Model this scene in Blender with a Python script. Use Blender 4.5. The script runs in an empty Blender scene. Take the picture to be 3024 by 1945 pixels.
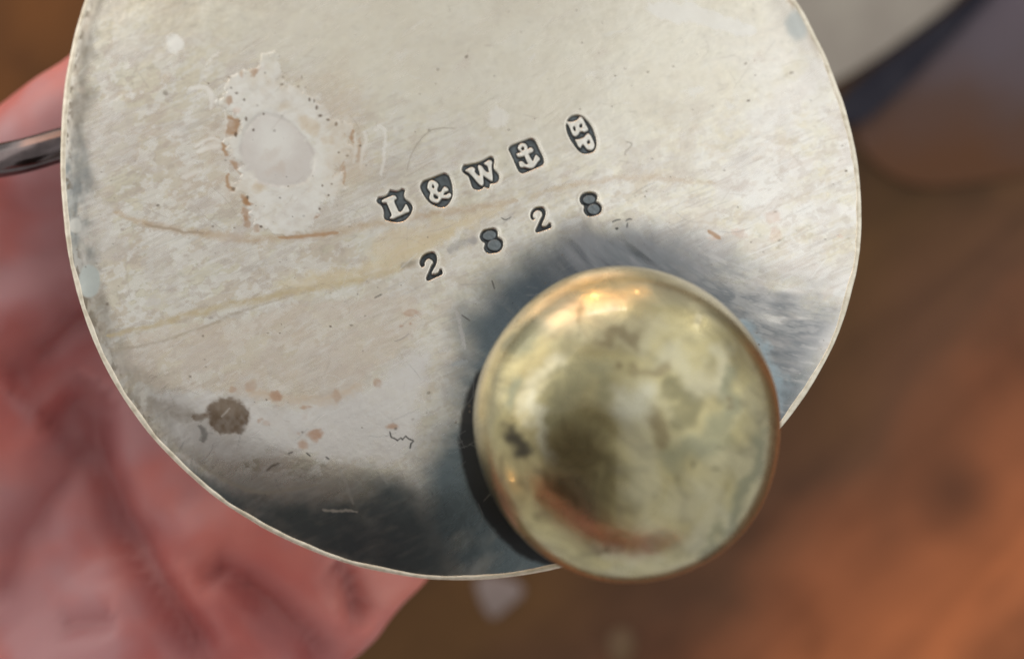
import bpy, bmesh, math, random
import numpy as np
from mathutils import Vector, Matrix

# ------------------------------------------------------------------ camera, world, lamps, exposure
MM = 0.001
K = 0.0296                      # mm per photo pixel on the focal plane
CAM = 95.0                      # camera height over the plate centre, mm
W0, H0 = 3024, 1945
TILT = math.radians(18)         # the dish leans back from the camera

sc = bpy.context.scene
sc.render.engine = 'CYCLES'
cam_d = bpy.data.cameras.new('camera')
cam = bpy.data.objects.new('camera', cam_d)
sc.collection.objects.link(cam)
cam.location = (0, 0, CAM * MM)
cam_d.sensor_width = 36
cam_d.lens = 36 * CAM / (W0 * K)
cam_d.clip_start = 0.004
cam_d.clip_end = 20
cam_d.dof.use_dof = True
cam_d.dof.focus_distance = 0.0945
cam_d.dof.aperture_fstop = cam_d.lens / 2.5
sc.camera = cam

world = bpy.data.worlds.new('World')
sc.world = world
world.use_nodes = True
bg = world.node_tree.nodes['Background']
bg.inputs['Color'].default_value = (0.955, 0.95, 0.905, 1)
bg.inputs['Strength'].default_value = 0.66

def area(name, loc, target, sx, sy, power, col):
    d = bpy.data.lights.new(name, 'AREA')
    d.shape = 'RECTANGLE'; d.size = sx; d.size_y = sy
    d.energy = power; d.color = col
    o = bpy.data.objects.new(name, d)
    sc.collection.objects.link(o)
    o.location = loc
    o.rotation_euler = (Vector(target) - Vector(loc)).to_track_quat('-Z', 'Y').to_euler()
    return o

def lamp(name, loc, power, radius, col):
    d = bpy.data.lights.new(name, 'POINT')
    d.energy = power; d.color = col; d.shadow_soft_size = radius
    o = bpy.data.objects.new(name, d)
    sc.collection.objects.link(o)
    o.location = loc
    return o

area('window_light', (0.66, 0.62, 0.58), (0, 0, 0), 1.2, 1.1, 2.5, (0.97, 0.99, 1.0))
area('high_window_light', (-0.10, 1.05, 0.18), (0, 0, 0), 0.36, 0.05, 0.45, (0.96, 1.0, 0.95))
area('side_fill_light', (-0.80, 0.72, 0.24), (0, 0, 0), 1.1, 0.8, 3.6, (1.0, 0.95, 0.88))  # added soft light to brighten thumb, left rim and handle top
area('far_window_light', (0.60, 0.80, -0.02), (0, 0, 0), 0.05, 0.30, 0.22, (1.0, 0.93, 0.78))
WARM = (1.0, 0.50, 0.16)
lamp('ceiling_bulb', (-0.20, 1.12, -0.235), 0.9, 0.018, WARM)
lamp('ceiling_bulb', (-0.17, 1.10, -0.165), 1.4, 0.024, WARM)
lamp('ceiling_bulb', (0.20, 1.12, -0.215), 0.9, 0.020, WARM)
lamp('standing_bulb', (-1.00, -0.36, 0.09), 0.7, 0.018, WARM)
area('shaded_lamp_light', (-0.28, 1.15, 0.02), (0, 0, 0), 0.8, 0.36, 2.0, (1.0, 0.50, 0.26))

sc.view_settings.view_transform = 'Standard'
sc.view_settings.look = 'None'
sc.view_settings.exposure = 0.0
sc.view_settings.gamma = 1.0

rng = np.random.default_rng(7)
random.seed(7)

# ------------------------------------------------------------------ helpers
def link(o, parent=None):
    sc.collection.objects.link(o)
    if parent is not None:
        o.parent = parent
    return o

def empty(name, loc, label, cat):
    o = bpy.data.objects.new(name, None)
    o.empty_display_size = 0.01
    o.location = loc
    o['label'] = label; o['category'] = cat
    return link(o)

def mesh_obj(name, verts, faces, mat, parent=None, smooth=True):
    me = bpy.data.meshes.new(name)
    me.from_pydata([tuple(v) for v in verts], [], [tuple(f) for f in faces])
    me.validate()
    me.polygons.foreach_set('use_smooth', [smooth] * len(me.polygons))
    if mat: me.materials.append(mat)
    return link(bpy.data.objects.new(name, me), parent)

def np_mesh(name, verts, quads, mat, parent=None, attrs=None, smooth=True):
    """fast mesh from numpy arrays: verts (n,3), quads (m,4)"""
    used = np.unique(quads)
    remap = np.full(len(verts), -1, dtype=np.int64); remap[used] = np.arange(len(used))
    v = verts[used]; q = remap[quads]
    me = bpy.data.meshes.new(name)
    me.vertices.add(len(v)); me.vertices.foreach_set('co', v.astype(np.float32).ravel())
    me.loops.add(q.size); me.loops.foreach_set('vertex_index', q.astype(np.int32).ravel())
    me.polygons.add(len(q))
    me.polygons.foreach_set('loop_start', (np.arange(len(q)) * 4).astype(np.int32))
    me.polygons.foreach_set('loop_total', np.full(len(q), 4, np.int32))
    me.polygons.foreach_set('use_smooth', np.full(len(q), smooth))
    me.update(calc_edges=True)
    for k, a in (attrs or {}).items():
        a = a[used]
        if a.ndim == 2:
            at = me.attributes.new(k, 'FLOAT_COLOR', 'POINT')
            at.data.foreach_set('color', a.astype(np.float32).ravel())
        else:
            at = me.attributes.new(k, 'FLOAT', 'POINT')
            at.data.foreach_set('value', a.astype(np.float32))
    if mat: me.materials.append(mat)
    return link(bpy.data.objects.new(name, me), parent)

def srgb(r, g, b):
    f = lambda c: (c / 255 / 12.92) if c / 255 <= 0.04045 else ((c / 255 + 0.055) / 1.055) ** 2.4
    return np.array([f(r), f(g), f(b)])

def z_pts(ox, oy, s, pts):          # points read off an enlarged view -> photo pixels
    return [(ox + x / s, oy + y / s) for x, y in pts]

# value noise -------------------------------------------------------
_lat = rng.random((256, 256))
def vnoise(x, y):
    xi = np.floor(x).astype(int); yi = np.floor(y).astype(int)
    fx = x - xi; fy = y - yi
    fx = fx * fx * (3 - 2 * fx); fy = fy * fy * (3 - 2 * fy)
    a = _lat[xi & 255, yi & 255]; b = _lat[(xi + 1) & 255, yi & 255]
    c = _lat[xi & 255, (yi + 1) & 255]; d = _lat[(xi + 1) & 255, (yi + 1) & 255]
    return (a * (1 - fx) + b * fx) * (1 - fy) + (c * (1 - fx) + d * fx) * fy
def fbm(x, y, o=4):
    s = 0; a = 0.5; t = 0
    for i in range(o):
        s = s + a * vnoise(x + 17.3 * i, y + 9.1 * i); t += a
        x = x * 2.03; y = y * 2.03; a *= 0.5
    return s / t
def sstep(a, b, x):
    t = np.clip((x - a) / (b - a), 0, 1)
    return t * t * (3 - 2 * t)

def seg_dist(px, py, pts):
    """distance to an open polyline and the parameter 0..1 along it"""
    best = np.full(px.shape, 1e9); par = np.zeros(px.shape)
    n = len(pts) - 1
    for i in range(n):
        ax, ay = pts[i]; bx, by = pts[i + 1]
        dx, dy = bx - ax, by - ay
        L = dx * dx + dy * dy + 1e-9
        t = np.clip(((px - ax) * dx + (py - ay) * dy) / L, 0, 1)
        d = np.hypot(px - ax - t * dx, py - ay - t * dy)
        m = d < best
        best = np.where(m, d, best); par = np.where(m, (i + t) / n, par)
    return best, par
def poly_sdf(px, py, pts):
    """signed distance to a closed polygon, negative inside"""
    d, _ = seg_dist(px, py, list(pts) + [pts[0]])
    inside = np.zeros(px.shape, bool)
    n = len(pts)
    for i in range(n):
        ax, ay = pts[i]; bx, by = pts[(i + 1) % n]
        c = (ay > py) != (by > py)
        if ay != by:
            inside ^= c & (px < (bx - ax) * (py - ay) / (by - ay) + ax)
    return np.where(inside, -d, d)
def smooth_poly(pts, it=2):          # corner cutting
    for _ in range(it):
        q = []
        for i in range(len(pts)):
            a = pts[i]; b = pts[(i + 1) % len(pts)]
            q += [(0.75 * a[0] + 0.25 * b[0], 0.75 * a[1] + 0.25 * b[1]), (0.25 * a[0] + 0.75 * b[0], 0.25 * a[1] + 0.75 * b[1])]
        pts = q
    return pts
def smooth_line(pts, it=2):
    for _ in range(it):
        q = [pts[0]]
        for a, b in zip(pts[:-1], pts[1:]):
            q += [(0.75 * a[0] + 0.25 * b[0], 0.75 * a[1] + 0.25 * b[1]), (0.25 * a[0] + 0.75 * b[0], 0.25 * a[1] + 0.75 * b[1])]
        pts = q + [pts[-1]]
    return pts

# photo pixel -> world mm at depth z, and -> plate plane (u, v) mm
def at(px, py, z):
    f = K * (CAM - z) / CAM
    return ((px - W0 / 2) * f, -(py - H0 / 2) * f, z)
ct, st = math.cos(TILT), math.sin(TILT)
def plate_uv(px, py):
    X = (px - W0 / 2) * K; Y = -(py - H0 / 2) * K
    # ray (X,Y,0)-(0,0,CAM):  p = (X*t, Y*t, CAM*(1-t));  on plane  st*y + ct*z = 0
    t = ct * CAM / (ct * CAM - st * Y)
    return X * t, (Y * t) / ct

# ------------------------------------------------------------------ node helpers
def new_mat(name):
    m = bpy.data.materials.new(name); m.use_nodes = True
    nt = m.node_tree
    return m, nt, nt.nodes['Principled BSDF']
def nd(nt, t, **kw):
    n = nt.nodes.new(t)
    for k, v in kw.items():
        setattr(n, k, v)
    return n
def lk(nt, a, b): nt.links.new(a, b)
def coords(nt, scale=(1000, 1000, 1000), rot=(0, 0, 0)):
    tc = nd(nt, 'ShaderNodeTexCoord'); mp = nd(nt, 'ShaderNodeMapping')
    mp.inputs['Rotation'].default_value = rot
    m2 = nd(nt, 'ShaderNodeMapping'); m2.inputs['Scale'].default_value = scale
    lk(nt, tc.outputs['Object'], mp.inputs['Vector']); lk(nt, mp.outputs['Vector'], m2.inputs['Vector'])
    return m2.outputs['Vector']
def noise(nt, vec, scale, detail=4, rough=0.55, dist=0.0):
    n = nd(nt, 'ShaderNodeTexNoise')
    n.inputs['Scale'].default_value = scale; n.inputs['Detail'].default_value = detail
    n.inputs['Roughness'].default_value = rough; n.inputs['Distortion'].default_value = dist
    lk(nt, vec, n.inputs['Vector'])
    return n.outputs['Fac']
def ramp(nt, fac, stops, interp='LINEAR'):
    r = nd(nt, 'ShaderNodeValToRGB'); r.color_ramp.interpolation = interp
    e = r.color_ramp.elements
    while len(e) < len(stops): e.new(0.5)
    for el, (p, c) in zip(e, stops):
        el.position = p
        el.color = (*c, 1) if hasattr(c, '__len__') else (c, c, c, 1)
    lk(nt, fac, r.inputs['Fac'])
    return r.outputs['Color']
def mix(nt, fac, a, b, mode='MIX'):
    m = nd(nt, 'ShaderNodeMix', data_type='RGBA', blend_type=mode)
    for s, v in ((0, fac), (6, a), (7, b)):
        if hasattr(v, 'is_output'): lk(nt, v, m.inputs[s])
        elif hasattr(v, '__len__'): m.inputs[s].default_value = (*v, 1)
        else: m.inputs[s].default_value = v
    return m.outputs[2]
def math_n(nt, op, a, b=0.0, c=0.0):
    m = nd(nt, 'ShaderNodeMath', operation=op)
    for i, v in enumerate((a, b, c)):
        if hasattr(v, 'is_output'): lk(nt, v, m.inputs[i])
        else: m.inputs[i].default_value = v
    return m.outputs[0]
def bump(nt, b, height, strength, dist):
    n = nd(nt, 'ShaderNodeBump')
    n.inputs['Strength'].default_value = strength; n.inputs['Distance'].default_value = dist
    lk(nt, height, n.inputs['Height']); lk(nt, n.outputs['Normal'], b.inputs['Normal'])

# ------------------------------------------------------------------ materials
def plate_material():
    m, nt, b = new_mat('worn_silver_plate')
    st_ = nd(nt, 'ShaderNodeAttribute', attribute_name='surface_tint')
    du = nd(nt, 'ShaderNodeAttribute', attribute_name='dull')
    v = coords(nt)
    vd = coords(nt, (220, 1000, 1000), (0, 0, math.radians(-24)))    # streaks rising to the right
    vd2 = coords(nt, (130, 1500, 1000), (0, 0, math.radians(-38)))
    blot = noise(nt, v, 0.16, 5, 0.6, 0.4)
    fine = noise(nt, v, 1.1, 5, 0.62)
    streak = noise(nt, vd, 0.9, 4, 0.6)
    streak2 = noise(nt, vd2, 1.6, 3, 0.6)
    silver = ramp(nt, blot, [(0.30, (0.60, 0.545, 0.47)), (0.45, (0.72, 0.665, 0.575)), (0.56, (0.75, 0.71, 0.635)), (0.72, (0.70, 0.66, 0.62))])
    f1 = ramp(nt, fine, [(0.25, 0.72), (0.42, 0.94), (0.58, 1.0), (0.75, 1.12)])
    silver = mix(nt, 1.0, silver, (1.0, 1.0, 0.95), 'MULTIPLY')
    silver = mix(nt, 1.0, silver, f1, 'MULTIPLY')
    s1 = ramp(nt, streak, [(0.28, 0.80), (0.45, 0.98), (0.56, 1.0), (0.74, 1.14)])
    silver = mix(nt, 0.22, silver, s1, 'MULTIPLY')
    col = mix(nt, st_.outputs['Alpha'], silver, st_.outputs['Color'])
    pits = noise(nt, v, 2.2, 2, 0.5)
    pit = ramp(nt, pits, [(0.20, 0.35), (0.245, 1.0)])
    col = mix(nt, 0.8, col, pit, 'MULTIPLY')
    lk(nt, col, b.inputs['Base Color'])
    b.inputs['Metallic'].default_value = 1.0
    met = math_n(nt, 'MULTIPLY_ADD', du.outputs['Fac'], -0.75, 0.90)
    lk(nt, met, b.inputs['Metallic'])
    r = math_n(nt, 'MULTIPLY_ADD', streak2, 0.08, 0.20)
    r = math_n(nt, 'MULTIPLY_ADD', du.outputs['Fac'], 0.30, r)
    lk(nt, r, b.inputs['Roughness'])
    h = math_n(nt, 'ADD', math_n(nt, 'MULTIPLY', blot, 1.6), math_n(nt, 'ADD', math_n(nt, 'MULTIPLY', fine, 0.35), math_n(nt, 'MULTIPLY', streak, 0.07)))
    bump(nt, b, h, 0.55, 0.00006)
    return m

def simple_metal(name, c0, c1, rough, scale=0.6, bmp=0.0):
    m, nt, b = new_mat(name)
    v = coords(nt)
    f = noise(nt, v, scale, 5, 0.6)
    lk(nt, ramp(nt, f, [(0.35, c0), (0.62, c1)]), b.inputs['Base Color'])
    b.inputs['Metallic'].default_value = 1.0
    lk(nt, math_n(nt, 'MULTIPLY_ADD', f, 0.25, rough), b.inputs['Roughness'])
    if bmp: bump(nt, b, f, 0.5, bmp)
    return m

def ball_material():
    m, nt, b = new_mat('worn_brass_ball')
    v = coords(nt)
    st_ = nd(nt, 'ShaderNodeAttribute', attribute_name='surface_tint')
    big = noise(nt, v, 0.10, 3, 0.5, 0.8)
    mid = noise(nt, v, 0.30, 5, 0.55, 1.2)
    fine = noise(nt, v, 1.7, 5, 0.6)
    c = ramp(nt, big, [(0.36, (0.36, 0.305, 0.155)), (0.48, (0.475, 0.415, 0.22)), (0.60, (0.485, 0.44, 0.275))])
    c = mix(nt, 0.8, c, ramp(nt, mid, [(0.30, 0.50), (0.43, 0.84), (0.56, 1.0), (0.72, 1.18)]), 'MULTIPLY')
    c = mix(nt, 0.6, c, ramp(nt, fine, [(0.26, 0.55), (0.35, 1.0), (0.7, 1.05)]), 'MULTIPLY')
    c = mix(nt, st_.outputs['Alpha'], c, st_.outputs['Color'])
    lk(nt, c, b.inputs['Base Color'])
    b.inputs['Metallic'].default_value = 0.95
    lk(nt, ramp(nt, mid, [(0.3, 0.36), (0.5, 0.27), (0.75, 0.32)]), b.inputs['Roughness'])
    b.inputs['Coat Weight'].default_value = 0.5
    b.inputs['Coat Roughness'].default_value = 0.06
    vh = coords(nt, (120, 1800, 1000), (0, 0, math.radians(35)))
    hair = noise(nt, vh, 1.2, 3, 0.6)
    c2 = mix(nt, 0.5, c, ramp(nt, hair, [(0.30, 0.72), (0.44, 1.0), (0.60, 1.0), (0.74, 1.18)]), 'MULTIPLY')
    lk(nt, c2, b.inputs['Base Color'])
    h = math_n(nt, 'ADD', math_n(nt, 'MULTIPLY', big, 2.2), math_n(nt, 'MULTIPLY', mid, 0.7))
    bump(nt, b, h, 0.30, 0.00022)
    return m

def skin_material():
    m, nt, b = new_mat('skin')
    v = coords(nt)
    cr = nd(nt, 'ShaderNodeAttribute', attribute_name='crease')
    f = noise(nt, v, 0.035, 4, 0.5, 0.6)
    c = ramp(nt, f, [(0.36, (0.50, 0.145, 0.138)), (0.5, (0.70, 0.215, 0.185)), (0.64, (0.80, 0.315, 0.265))])
    g = noise(nt, v, 0.055, 3, 0.5)
    c = mix(nt, ramp(nt, g, [(0.44, 0.0), (0.58, 0.8)]), c, (0.58, 0.31, 0.33))
    c = mix(nt, math_n(nt, 'MULTIPLY', cr.outputs['Fac'], 0.72), c, (0.34, 0.085, 0.085))
    lk(nt, c, b.inputs['Base Color'])
    b.inputs['Roughness'].default_value = 0.42
    b.inputs['Subsurface Weight'].default_value = 0.12
    b.inputs['Subsurface Radius'].default_value = (0.004, 0.0015, 0.001)
    b.inputs['Subsurface Scale'].default_value = 1.0
    return m

TABLE_Z = -250.0
def wood_material():
    m, nt, b = new_mat('table_wood')
    v = coords(nt, (1000, 1000, 1000), (0, 0, math.radians(-42)))
    sep = nd(nt, 'ShaderNodeSeparateXYZ'); lk(nt, v, sep.inputs[0])
    vg = coords(nt, (130, 1000, 1000), (0, 0, math.radians(-42)))
    wob = noise(nt, v, 0.012, 3, 0.5)
    grain = noise(nt, vg, 0.06, 4, 0.6, 0.8)
    # wood tones across the grain; darkest stops paint the dish and hand's shadow
    t = math_n(nt, 'MULTIPLY_ADD', sep.outputs['Y'], 1 / 420.0, 0.5)
    t = math_n(nt, 'ADD', t, math_n(nt, 'MULTIPLY_ADD', wob, 0.22, -0.11))
    c = ramp(nt, t, [(0.0, (0.14, 0.052, 0.024)), (0.10, (0.43, 0.135, 0.050)), (0.19, (0.27, 0.090, 0.038)), (0.27, (0.105, 0.047, 0.024)), (0.37, (0.088, 0.042, 0.014)), (0.60, (0.085, 0.038, 0.011)), (0.9, (0.16, 0.058, 0.013))])
    c = mix(nt, 0.7, c, ramp(nt, grain, [(0.30, 0.75), (0.5, 1.0), (0.72, 1.15)]), 'MULTIPLY')
    patchy = noise(nt, v, 0.022, 3, 0.5, 0.5)
    c = mix(nt, 0.85, c, ramp(nt, patchy, [(0.30, 0.55), (0.48, 0.95), (0.68, 1.25)]), 'MULTIPLY')
    vk = coords(nt)
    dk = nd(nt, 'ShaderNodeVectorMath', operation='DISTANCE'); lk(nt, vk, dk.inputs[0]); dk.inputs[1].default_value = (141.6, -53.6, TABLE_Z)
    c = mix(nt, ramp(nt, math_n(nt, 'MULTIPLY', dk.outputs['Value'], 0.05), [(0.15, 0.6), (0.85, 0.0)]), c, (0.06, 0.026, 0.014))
    lk(nt, c, b.inputs['Base Color'])
    b.inputs['Roughness'].default_value = 0.55
    b.inputs['Specular IOR Level'].default_value = 0.22
    return m

def cloth_material(name, c0, c1):
    m, nt, b = new_mat(name)
    f = noise(nt, coords(nt), 0.05, 5, 0.6)
    lk(nt, ramp(nt, f, [(0.35, c0), (0.65, c1)]), b.inputs['Base Color'])
    b.inputs['Roughness'].default_value = 0.9
    b.inputs['Specular IOR Level'].default_value = 0.1
    return m

def dyed_cloth():
    m, nt, b = new_mat('purple_grey_cloth')
    v = coords(nt)
    sep = nd(nt, 'ShaderNodeSeparateXYZ'); lk(nt, v, sep.inputs[0])
    f = noise(nt, v, 0.03, 4, 0.6)
    t = math_n(nt, 'MULTIPLY_ADD', sep.outputs['Y'], 1 / 62.0, -0.78)
    t = math_n(nt, 'ADD', t, math_n(nt, 'MULTIPLY_ADD', f, 0.5, -0.25))
    lk(nt, ramp(nt, t, [(0.05, (0.115, 0.056, 0.032)), (0.35, (0.105, 0.066, 0.056)), (0.65, (0.115, 0.094, 0.110)), (1.0, (0.135, 0.110, 0.135))]), b.inputs['Base Color'])
    b.inputs['Roughness'].default_value = 0.9
    b.inputs['Specular IOR Level'].default_value = 0.1
    return m

M_plate = plate_material()
M_rim = simple_metal('worn_rim_metal', (0.60, 0.54, 0.43), (0.84, 0.79, 0.68), 0.32, 0.9, 0.00004)
M_rim.node_tree.nodes['Principled BSDF'].inputs['Metallic'].default_value = 0.75
M_body = simple_metal('silver_body', (0.45, 0.43, 0.40), (0.66, 0.63, 0.58), 0.18)
M_handle = simple_metal('dark_tarnished_silver', (0.06, 0.044, 0.046), (0.11, 0.085, 0.088), 0.08, 0.4)
M_handle.node_tree.nodes['Principled BSDF'].inputs['Coat Weight'].default_value = 0.6
M_handle.node_tree.nodes['Principled BSDF'].inputs['Coat Roughness'].default_value = 0.15
M_ball = ball_material()
M_skin = skin_material()
M_wood = wood_material()
def glossy_black():
    m, nt, b = new_mat('black_phone_shell')
    f = noise(nt, coords(nt), 0.3, 3)
    lk(nt, ramp(nt, f, [(0.3, (0.12, 0.13, 0.125)), (0.7, (0.16, 0.17, 0.165))]), b.inputs['Base Color'])
    b.inputs['Roughness'].default_value = 0.45
    return m
M_black = glossy_black()

# ------------------------------------------------------------------ table and background
def soft_sheet(name, pts, z, thick, mat, parent=None, wave=0.0, n=36):
    """cloth or paper lying on the table: polygon given in photo pixels at depth z"""
    P = [at(x, y, z) for x, y in smooth_poly(pts, 2)]
    bm = bmesh.new()
    top = [bm.verts.new((x * MM, y * MM, (z + thick + wave * (math.sin(x * 0.11) + math.sin(y * 0.17 + 1))) * MM)) for x, y, _ in P]
    bot = [bm.verts.new((x * MM, y * MM, z * MM)) for x, y, _ in P]
    f = bm.faces.new(top); bm.faces.new(bot[::-1])
    for i in range(len(top)):
        j = (i + 1) % len(top)
        bm.faces.new((top[i], bot[i], bot[j], top[j]))
    bmesh.ops.recalc_face_normals(bm, faces=bm.faces)
    bmesh.ops.triangulate(bm, faces=[f])
    me = bpy.data.meshes.new(name); bm.to_mesh(me); bm.free()
    me.materials.append(mat)
    return link(bpy.data.objects.new(name, me), parent)

TZ = -250.0
bm = bmesh.new()
bmesh.ops.create_cube(bm, size=1.0)
bmesh.ops.scale(bm, vec=(1.3, 1.0, 0.03), verts=bm.verts)
bmesh.ops.translate(bm, vec=(0.05, 0.0, TZ * MM - 0.015), verts=bm.verts)
bmesh.ops.bevel(bm, geom=bm.edges[:], offset=0.004, segments=2, affect='EDGES')
me = bpy.data.meshes.new('table_top'); bm.to_mesh(me); bm.free(); me.materials.append(M_wood)
table = link(bpy.data.objects.new('table_top', me))
table['kind'] = 'structure'

paper = soft_sheet('paper_sheet', [(2250, -420), (3050, -420), (2860, -30), (2700, 95), (2540, 205), (2300, 330), (2100, 100)], TZ + 0.4, 1.0,
                   cloth_material('grey_paper', (0.30, 0.27, 0.24), (0.36, 0.33, 0.29)))
paper['label'] = 'blurred grey beige paper sheet on the table beyond the upper right rim'; paper['category'] = 'paper'
cloth = empty('cloth', Vector(at(2850, 200, TZ)) * MM, 'blurred purple grey cloth with a dark hem on the table at upper right', 'cloth')
def child_sheet(name, pts, z, thick, mat, wave=0.0):
    o = soft_sheet(name, pts, z, thick, mat, None, wave)
    o.parent = cloth; o.matrix_parent_inverse = Matrix.Translation(-cloth.location)
    return o
child_sheet('cloth_sheet', [(2500, 340), (2760, 180), (2960, -60), (3300, -260), (3320, 420), (3100, 500), (2900, 540), (2700, 560), (2560, 480)], TZ + 0.3, 0.9,
            dyed_cloth(), 0.15)
child_sheet('hem', [(2440, 330), (2560, 215), (2720, 100), (2880, -30), (3020, -160), (3060, -150), (2915, 0), (2770, 150), (2640, 290), (2520, 390)], TZ + 0.9, 2.2,
            cloth_material('dark_hem_cloth', (0.020, 0.020, 0.030), (0.035, 0.034, 0.045)))

for i, (pts, lab) in enumerate([([(1395, 1690), (1500, 1700), (1560, 1740), (1490, 1800), (1455, 1830), (1420, 1780)], 'small pale paper scrap on the table just under the lower dish rim'),
                                ([(1790, 1870), (1850, 1840), (1880, 1900), (1850, 1960), (1800, 1950)], 'faint pale paper scrap on the table below the ball foot')]):
    o = soft_sheet('paper_scrap', pts, TZ + 0.4, 0.6, cloth_material('scrap_paper', *[((0.20, 0.16, 0.15), (0.25, 0.20, 0.19)), ((0.13, 0.085, 0.05), (0.16, 0.10, 0.065))][i]))
    o['label'] = lab; o['category'] = 'paper scrap'

# ------------------------------------------------------------------ silver dish
dish = empty('silver_dish', (0, 0, 0), 'tarnished silver dish turned upside down, stamped with marks and held in a hand', 'dish')
dish.rotation_euler = (-TILT, 0, 0)

# outline, read off the photograph, as a smooth polar curve in the plate plane
edge = [(237, 0), (221, 91), (207, 182), (193, 273), (182, 364), (177, 455), (178, 545), (183, 636), (187, 691), (200, 782), (223, 873), (259, 964),
        (300, 1055), (343, 1145), (405, 1236), (448, 1300), (472, 1316), (543, 1392), (651, 1478), (760, 1549), (869, 1601), (977, 1644), (1086, 1679),
        (1169, 1690), (1297, 1704), (1338, 1706), (1507, 1696), (1659, 1670), (2318, 1245), (2395, 1155), (2445, 1064), (2482, 973), (2514, 882),
        (2534, 791), (2543, 700), (2541, 636), (2540, 545), (2532, 455), (2514, 364), (2486, 273), (2448, 182), (2400, 91), (2352, 0)]
E = np.array([plate_uv(x, y) for x, y in edge])
A = np.c_[E[:, 0], E[:, 1], np.ones(len(E))]
sol = np.linalg.lstsq(A, -(E[:, 0] ** 2 + E[:, 1] ** 2), rcond=None)[0]
CU, CV = -sol[0] / 2, -sol[1] / 2
RR = math.sqrt(CU ** 2 + CV ** 2 - sol[2])
th = np.arctan2(E[:, 1] - CV, E[:, 0] - CU); rr = np.hypot(E[:, 0] - CU, E[:, 1] - CV)
NH = 5
def basis(t):
    c = [np.ones_like(t)]
    for k in range(1, NH + 1): c += [np.cos(k * t), np.sin(k * t)]
    return np.stack(c, -1)
Bm = basis(th); reg = np.diag([0.0] + [0.02 * k ** 2 for k in range(1, NH + 1) for _ in (0, 1)])
coef = np.linalg.solve(Bm.T @ Bm + reg, Bm.T @ rr)
def r_out(t): return basis(np.asarray(t, float)) @ coef
print('outline', CU, CV, RR, 'resid', np.abs(Bm @ coef - rr).max())

BALL_PX = (1850, 1247)

# sampling grid in photo pixels: fine round the stamped marks, coarse above the frame
def axis(parts):
    out = []
    for a, b, s in parts:
        out.append(np.arange(a, b, s))
    return np.concatenate(out)
gx = axis([(150, 1090, 3), (1090, 1800, 2), (1800, 2580, 3)])
gy = axis([(-760, -40, 14), (-40, 325, 3), (325, 830, 2), (830, 1730, 3)])
PX, PY = np.meshgrid(gx, gy)
U, V = plate_uv(PX, PY)
TH = np.arctan2(V - CV, U - CU); RD = np.hypot(U - CU, V - CV)
DEDGE = r_out(TH.ravel()).reshape(TH.shape) - RD       # mm inside the outline
DPX = DEDGE / K

# ---- relief
ub, vb = plate_uv(*BALL_PX)
bu, bv = ub, vb
HGT = np.zeros_like(U)
# the sheet turns down along its lower edge, hardly at all on the left and right
down = np.clip(-np.sin(TH), 0, 1) ** 1.5
lw = 1.6 + 6.5 * down
x_ = np.clip(1 - DEDGE / lw, 0, 1)
HGT -= (0.25 + 1.15 * down) * x_ ** 2
# dished round the ball foot
dfoot = np.hypot(U - bu - 0.5, V - bv - 1.0)
HGT -= 1.5 * np.exp(-(dfoot / 9.5) ** 2)
# gentle hammered unevenness
HGT += 0.10 * (fbm(U / 14 + 3, V / 14 + 8, 3) - 0.5) + 0.012 * (fbm(U / 2.2, V / 2.2, 3) - 0.5)
# a long shallow crease in the lower sheet
cd, _c = seg_dist(PX, PY, smooth_line(z_pts(350, 1080, 2.484, [(300, 520), (420, 600), (540, 690), (700, 795), (900, 895), (1060, 930), (1250, 905), (1480, 860)])))
HGT += 0.05 * np.exp(-(cd / 18) ** 2) * sstep(930, 560, PX)

# ---- stains, deposits, tarnish and painted reflections, each with its own outline
STC = np.zeros(U.shape + (3,)); STA = np.zeros_like(U); DULL = np.zeros_like(U)
WX = (fbm(PX / 34, PY / 34, 3) - 0.5) + 0.55 * (fbm(PX / 9 + 3, PY / 9, 3) - 0.5); WY = (fbm(PX / 34 + 40, PY / 34 + 70, 3) - 0.5) + 0.55 * (fbm(PX / 9 + 31, PY / 9 + 7, 3) - 0.5)     # edge wobble
LX = (fbm(PX / 150 + 8, PY / 150, 3) - 0.5) + 0.25 * (fbm(PX / 40 + 3, PY / 40, 3) - 0.5); LY = (fbm(PX / 150 + 48, PY / 150 + 17, 3) - 0.5) + 0.25 * (fbm(PX / 40 + 31, PY / 40 + 7, 3) - 0.5)
def win(x0, y0, x1, y1):
    i0, i1 = np.searchsorted(gx, [x0, x1]); j0, j1 = np.searchsorted(gy, [y0, y1])
    return slice(j0, j1), slice(i0, i1)
def box(pts, m):
    a = np.array(pts); return win(a[:, 0].min() - m, a[:, 1].min() - m, a[:, 0].max() + m, a[:, 1].max() + m)
def over(w, m, col, dull=0.0):
    col = np.asarray(col)
    a0 = STA[w]; a1 = m + a0 * (1 - m)
    STC[w] = np.where((a1 > 1e-6)[..., None], (col * m[..., None] + STC[w] * (a0 * (1 - m))[..., None]) / np.maximum(a1, 1e-6)[..., None], STC[w])
    STA[w] = a1
    DULL[w] = DULL[w] * (1 - m) + dull * m
def patch(pts, col, a=1.0, soft=4, wob=12, dull=0.3, sm=1, tex=0.0, ts=14):
    pts = smooth_poly(pts, sm) if sm else pts
    w = box(pts, soft + wob + 6)
    d = poly_sdf(PX[w] + WX[w] * wob * 2, PY[w] + WY[w] * wob * 2, pts)
    m = a * (1 - sstep(-soft, soft, d))
    if tex: m = m * np.clip(1 - tex + tex * 2.2 * (fbm(PX[w] / ts + 5, PY[w] / ts, 4) - 0.27), 0, 1)
    over(w, m, col, dull); return w, m
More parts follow.
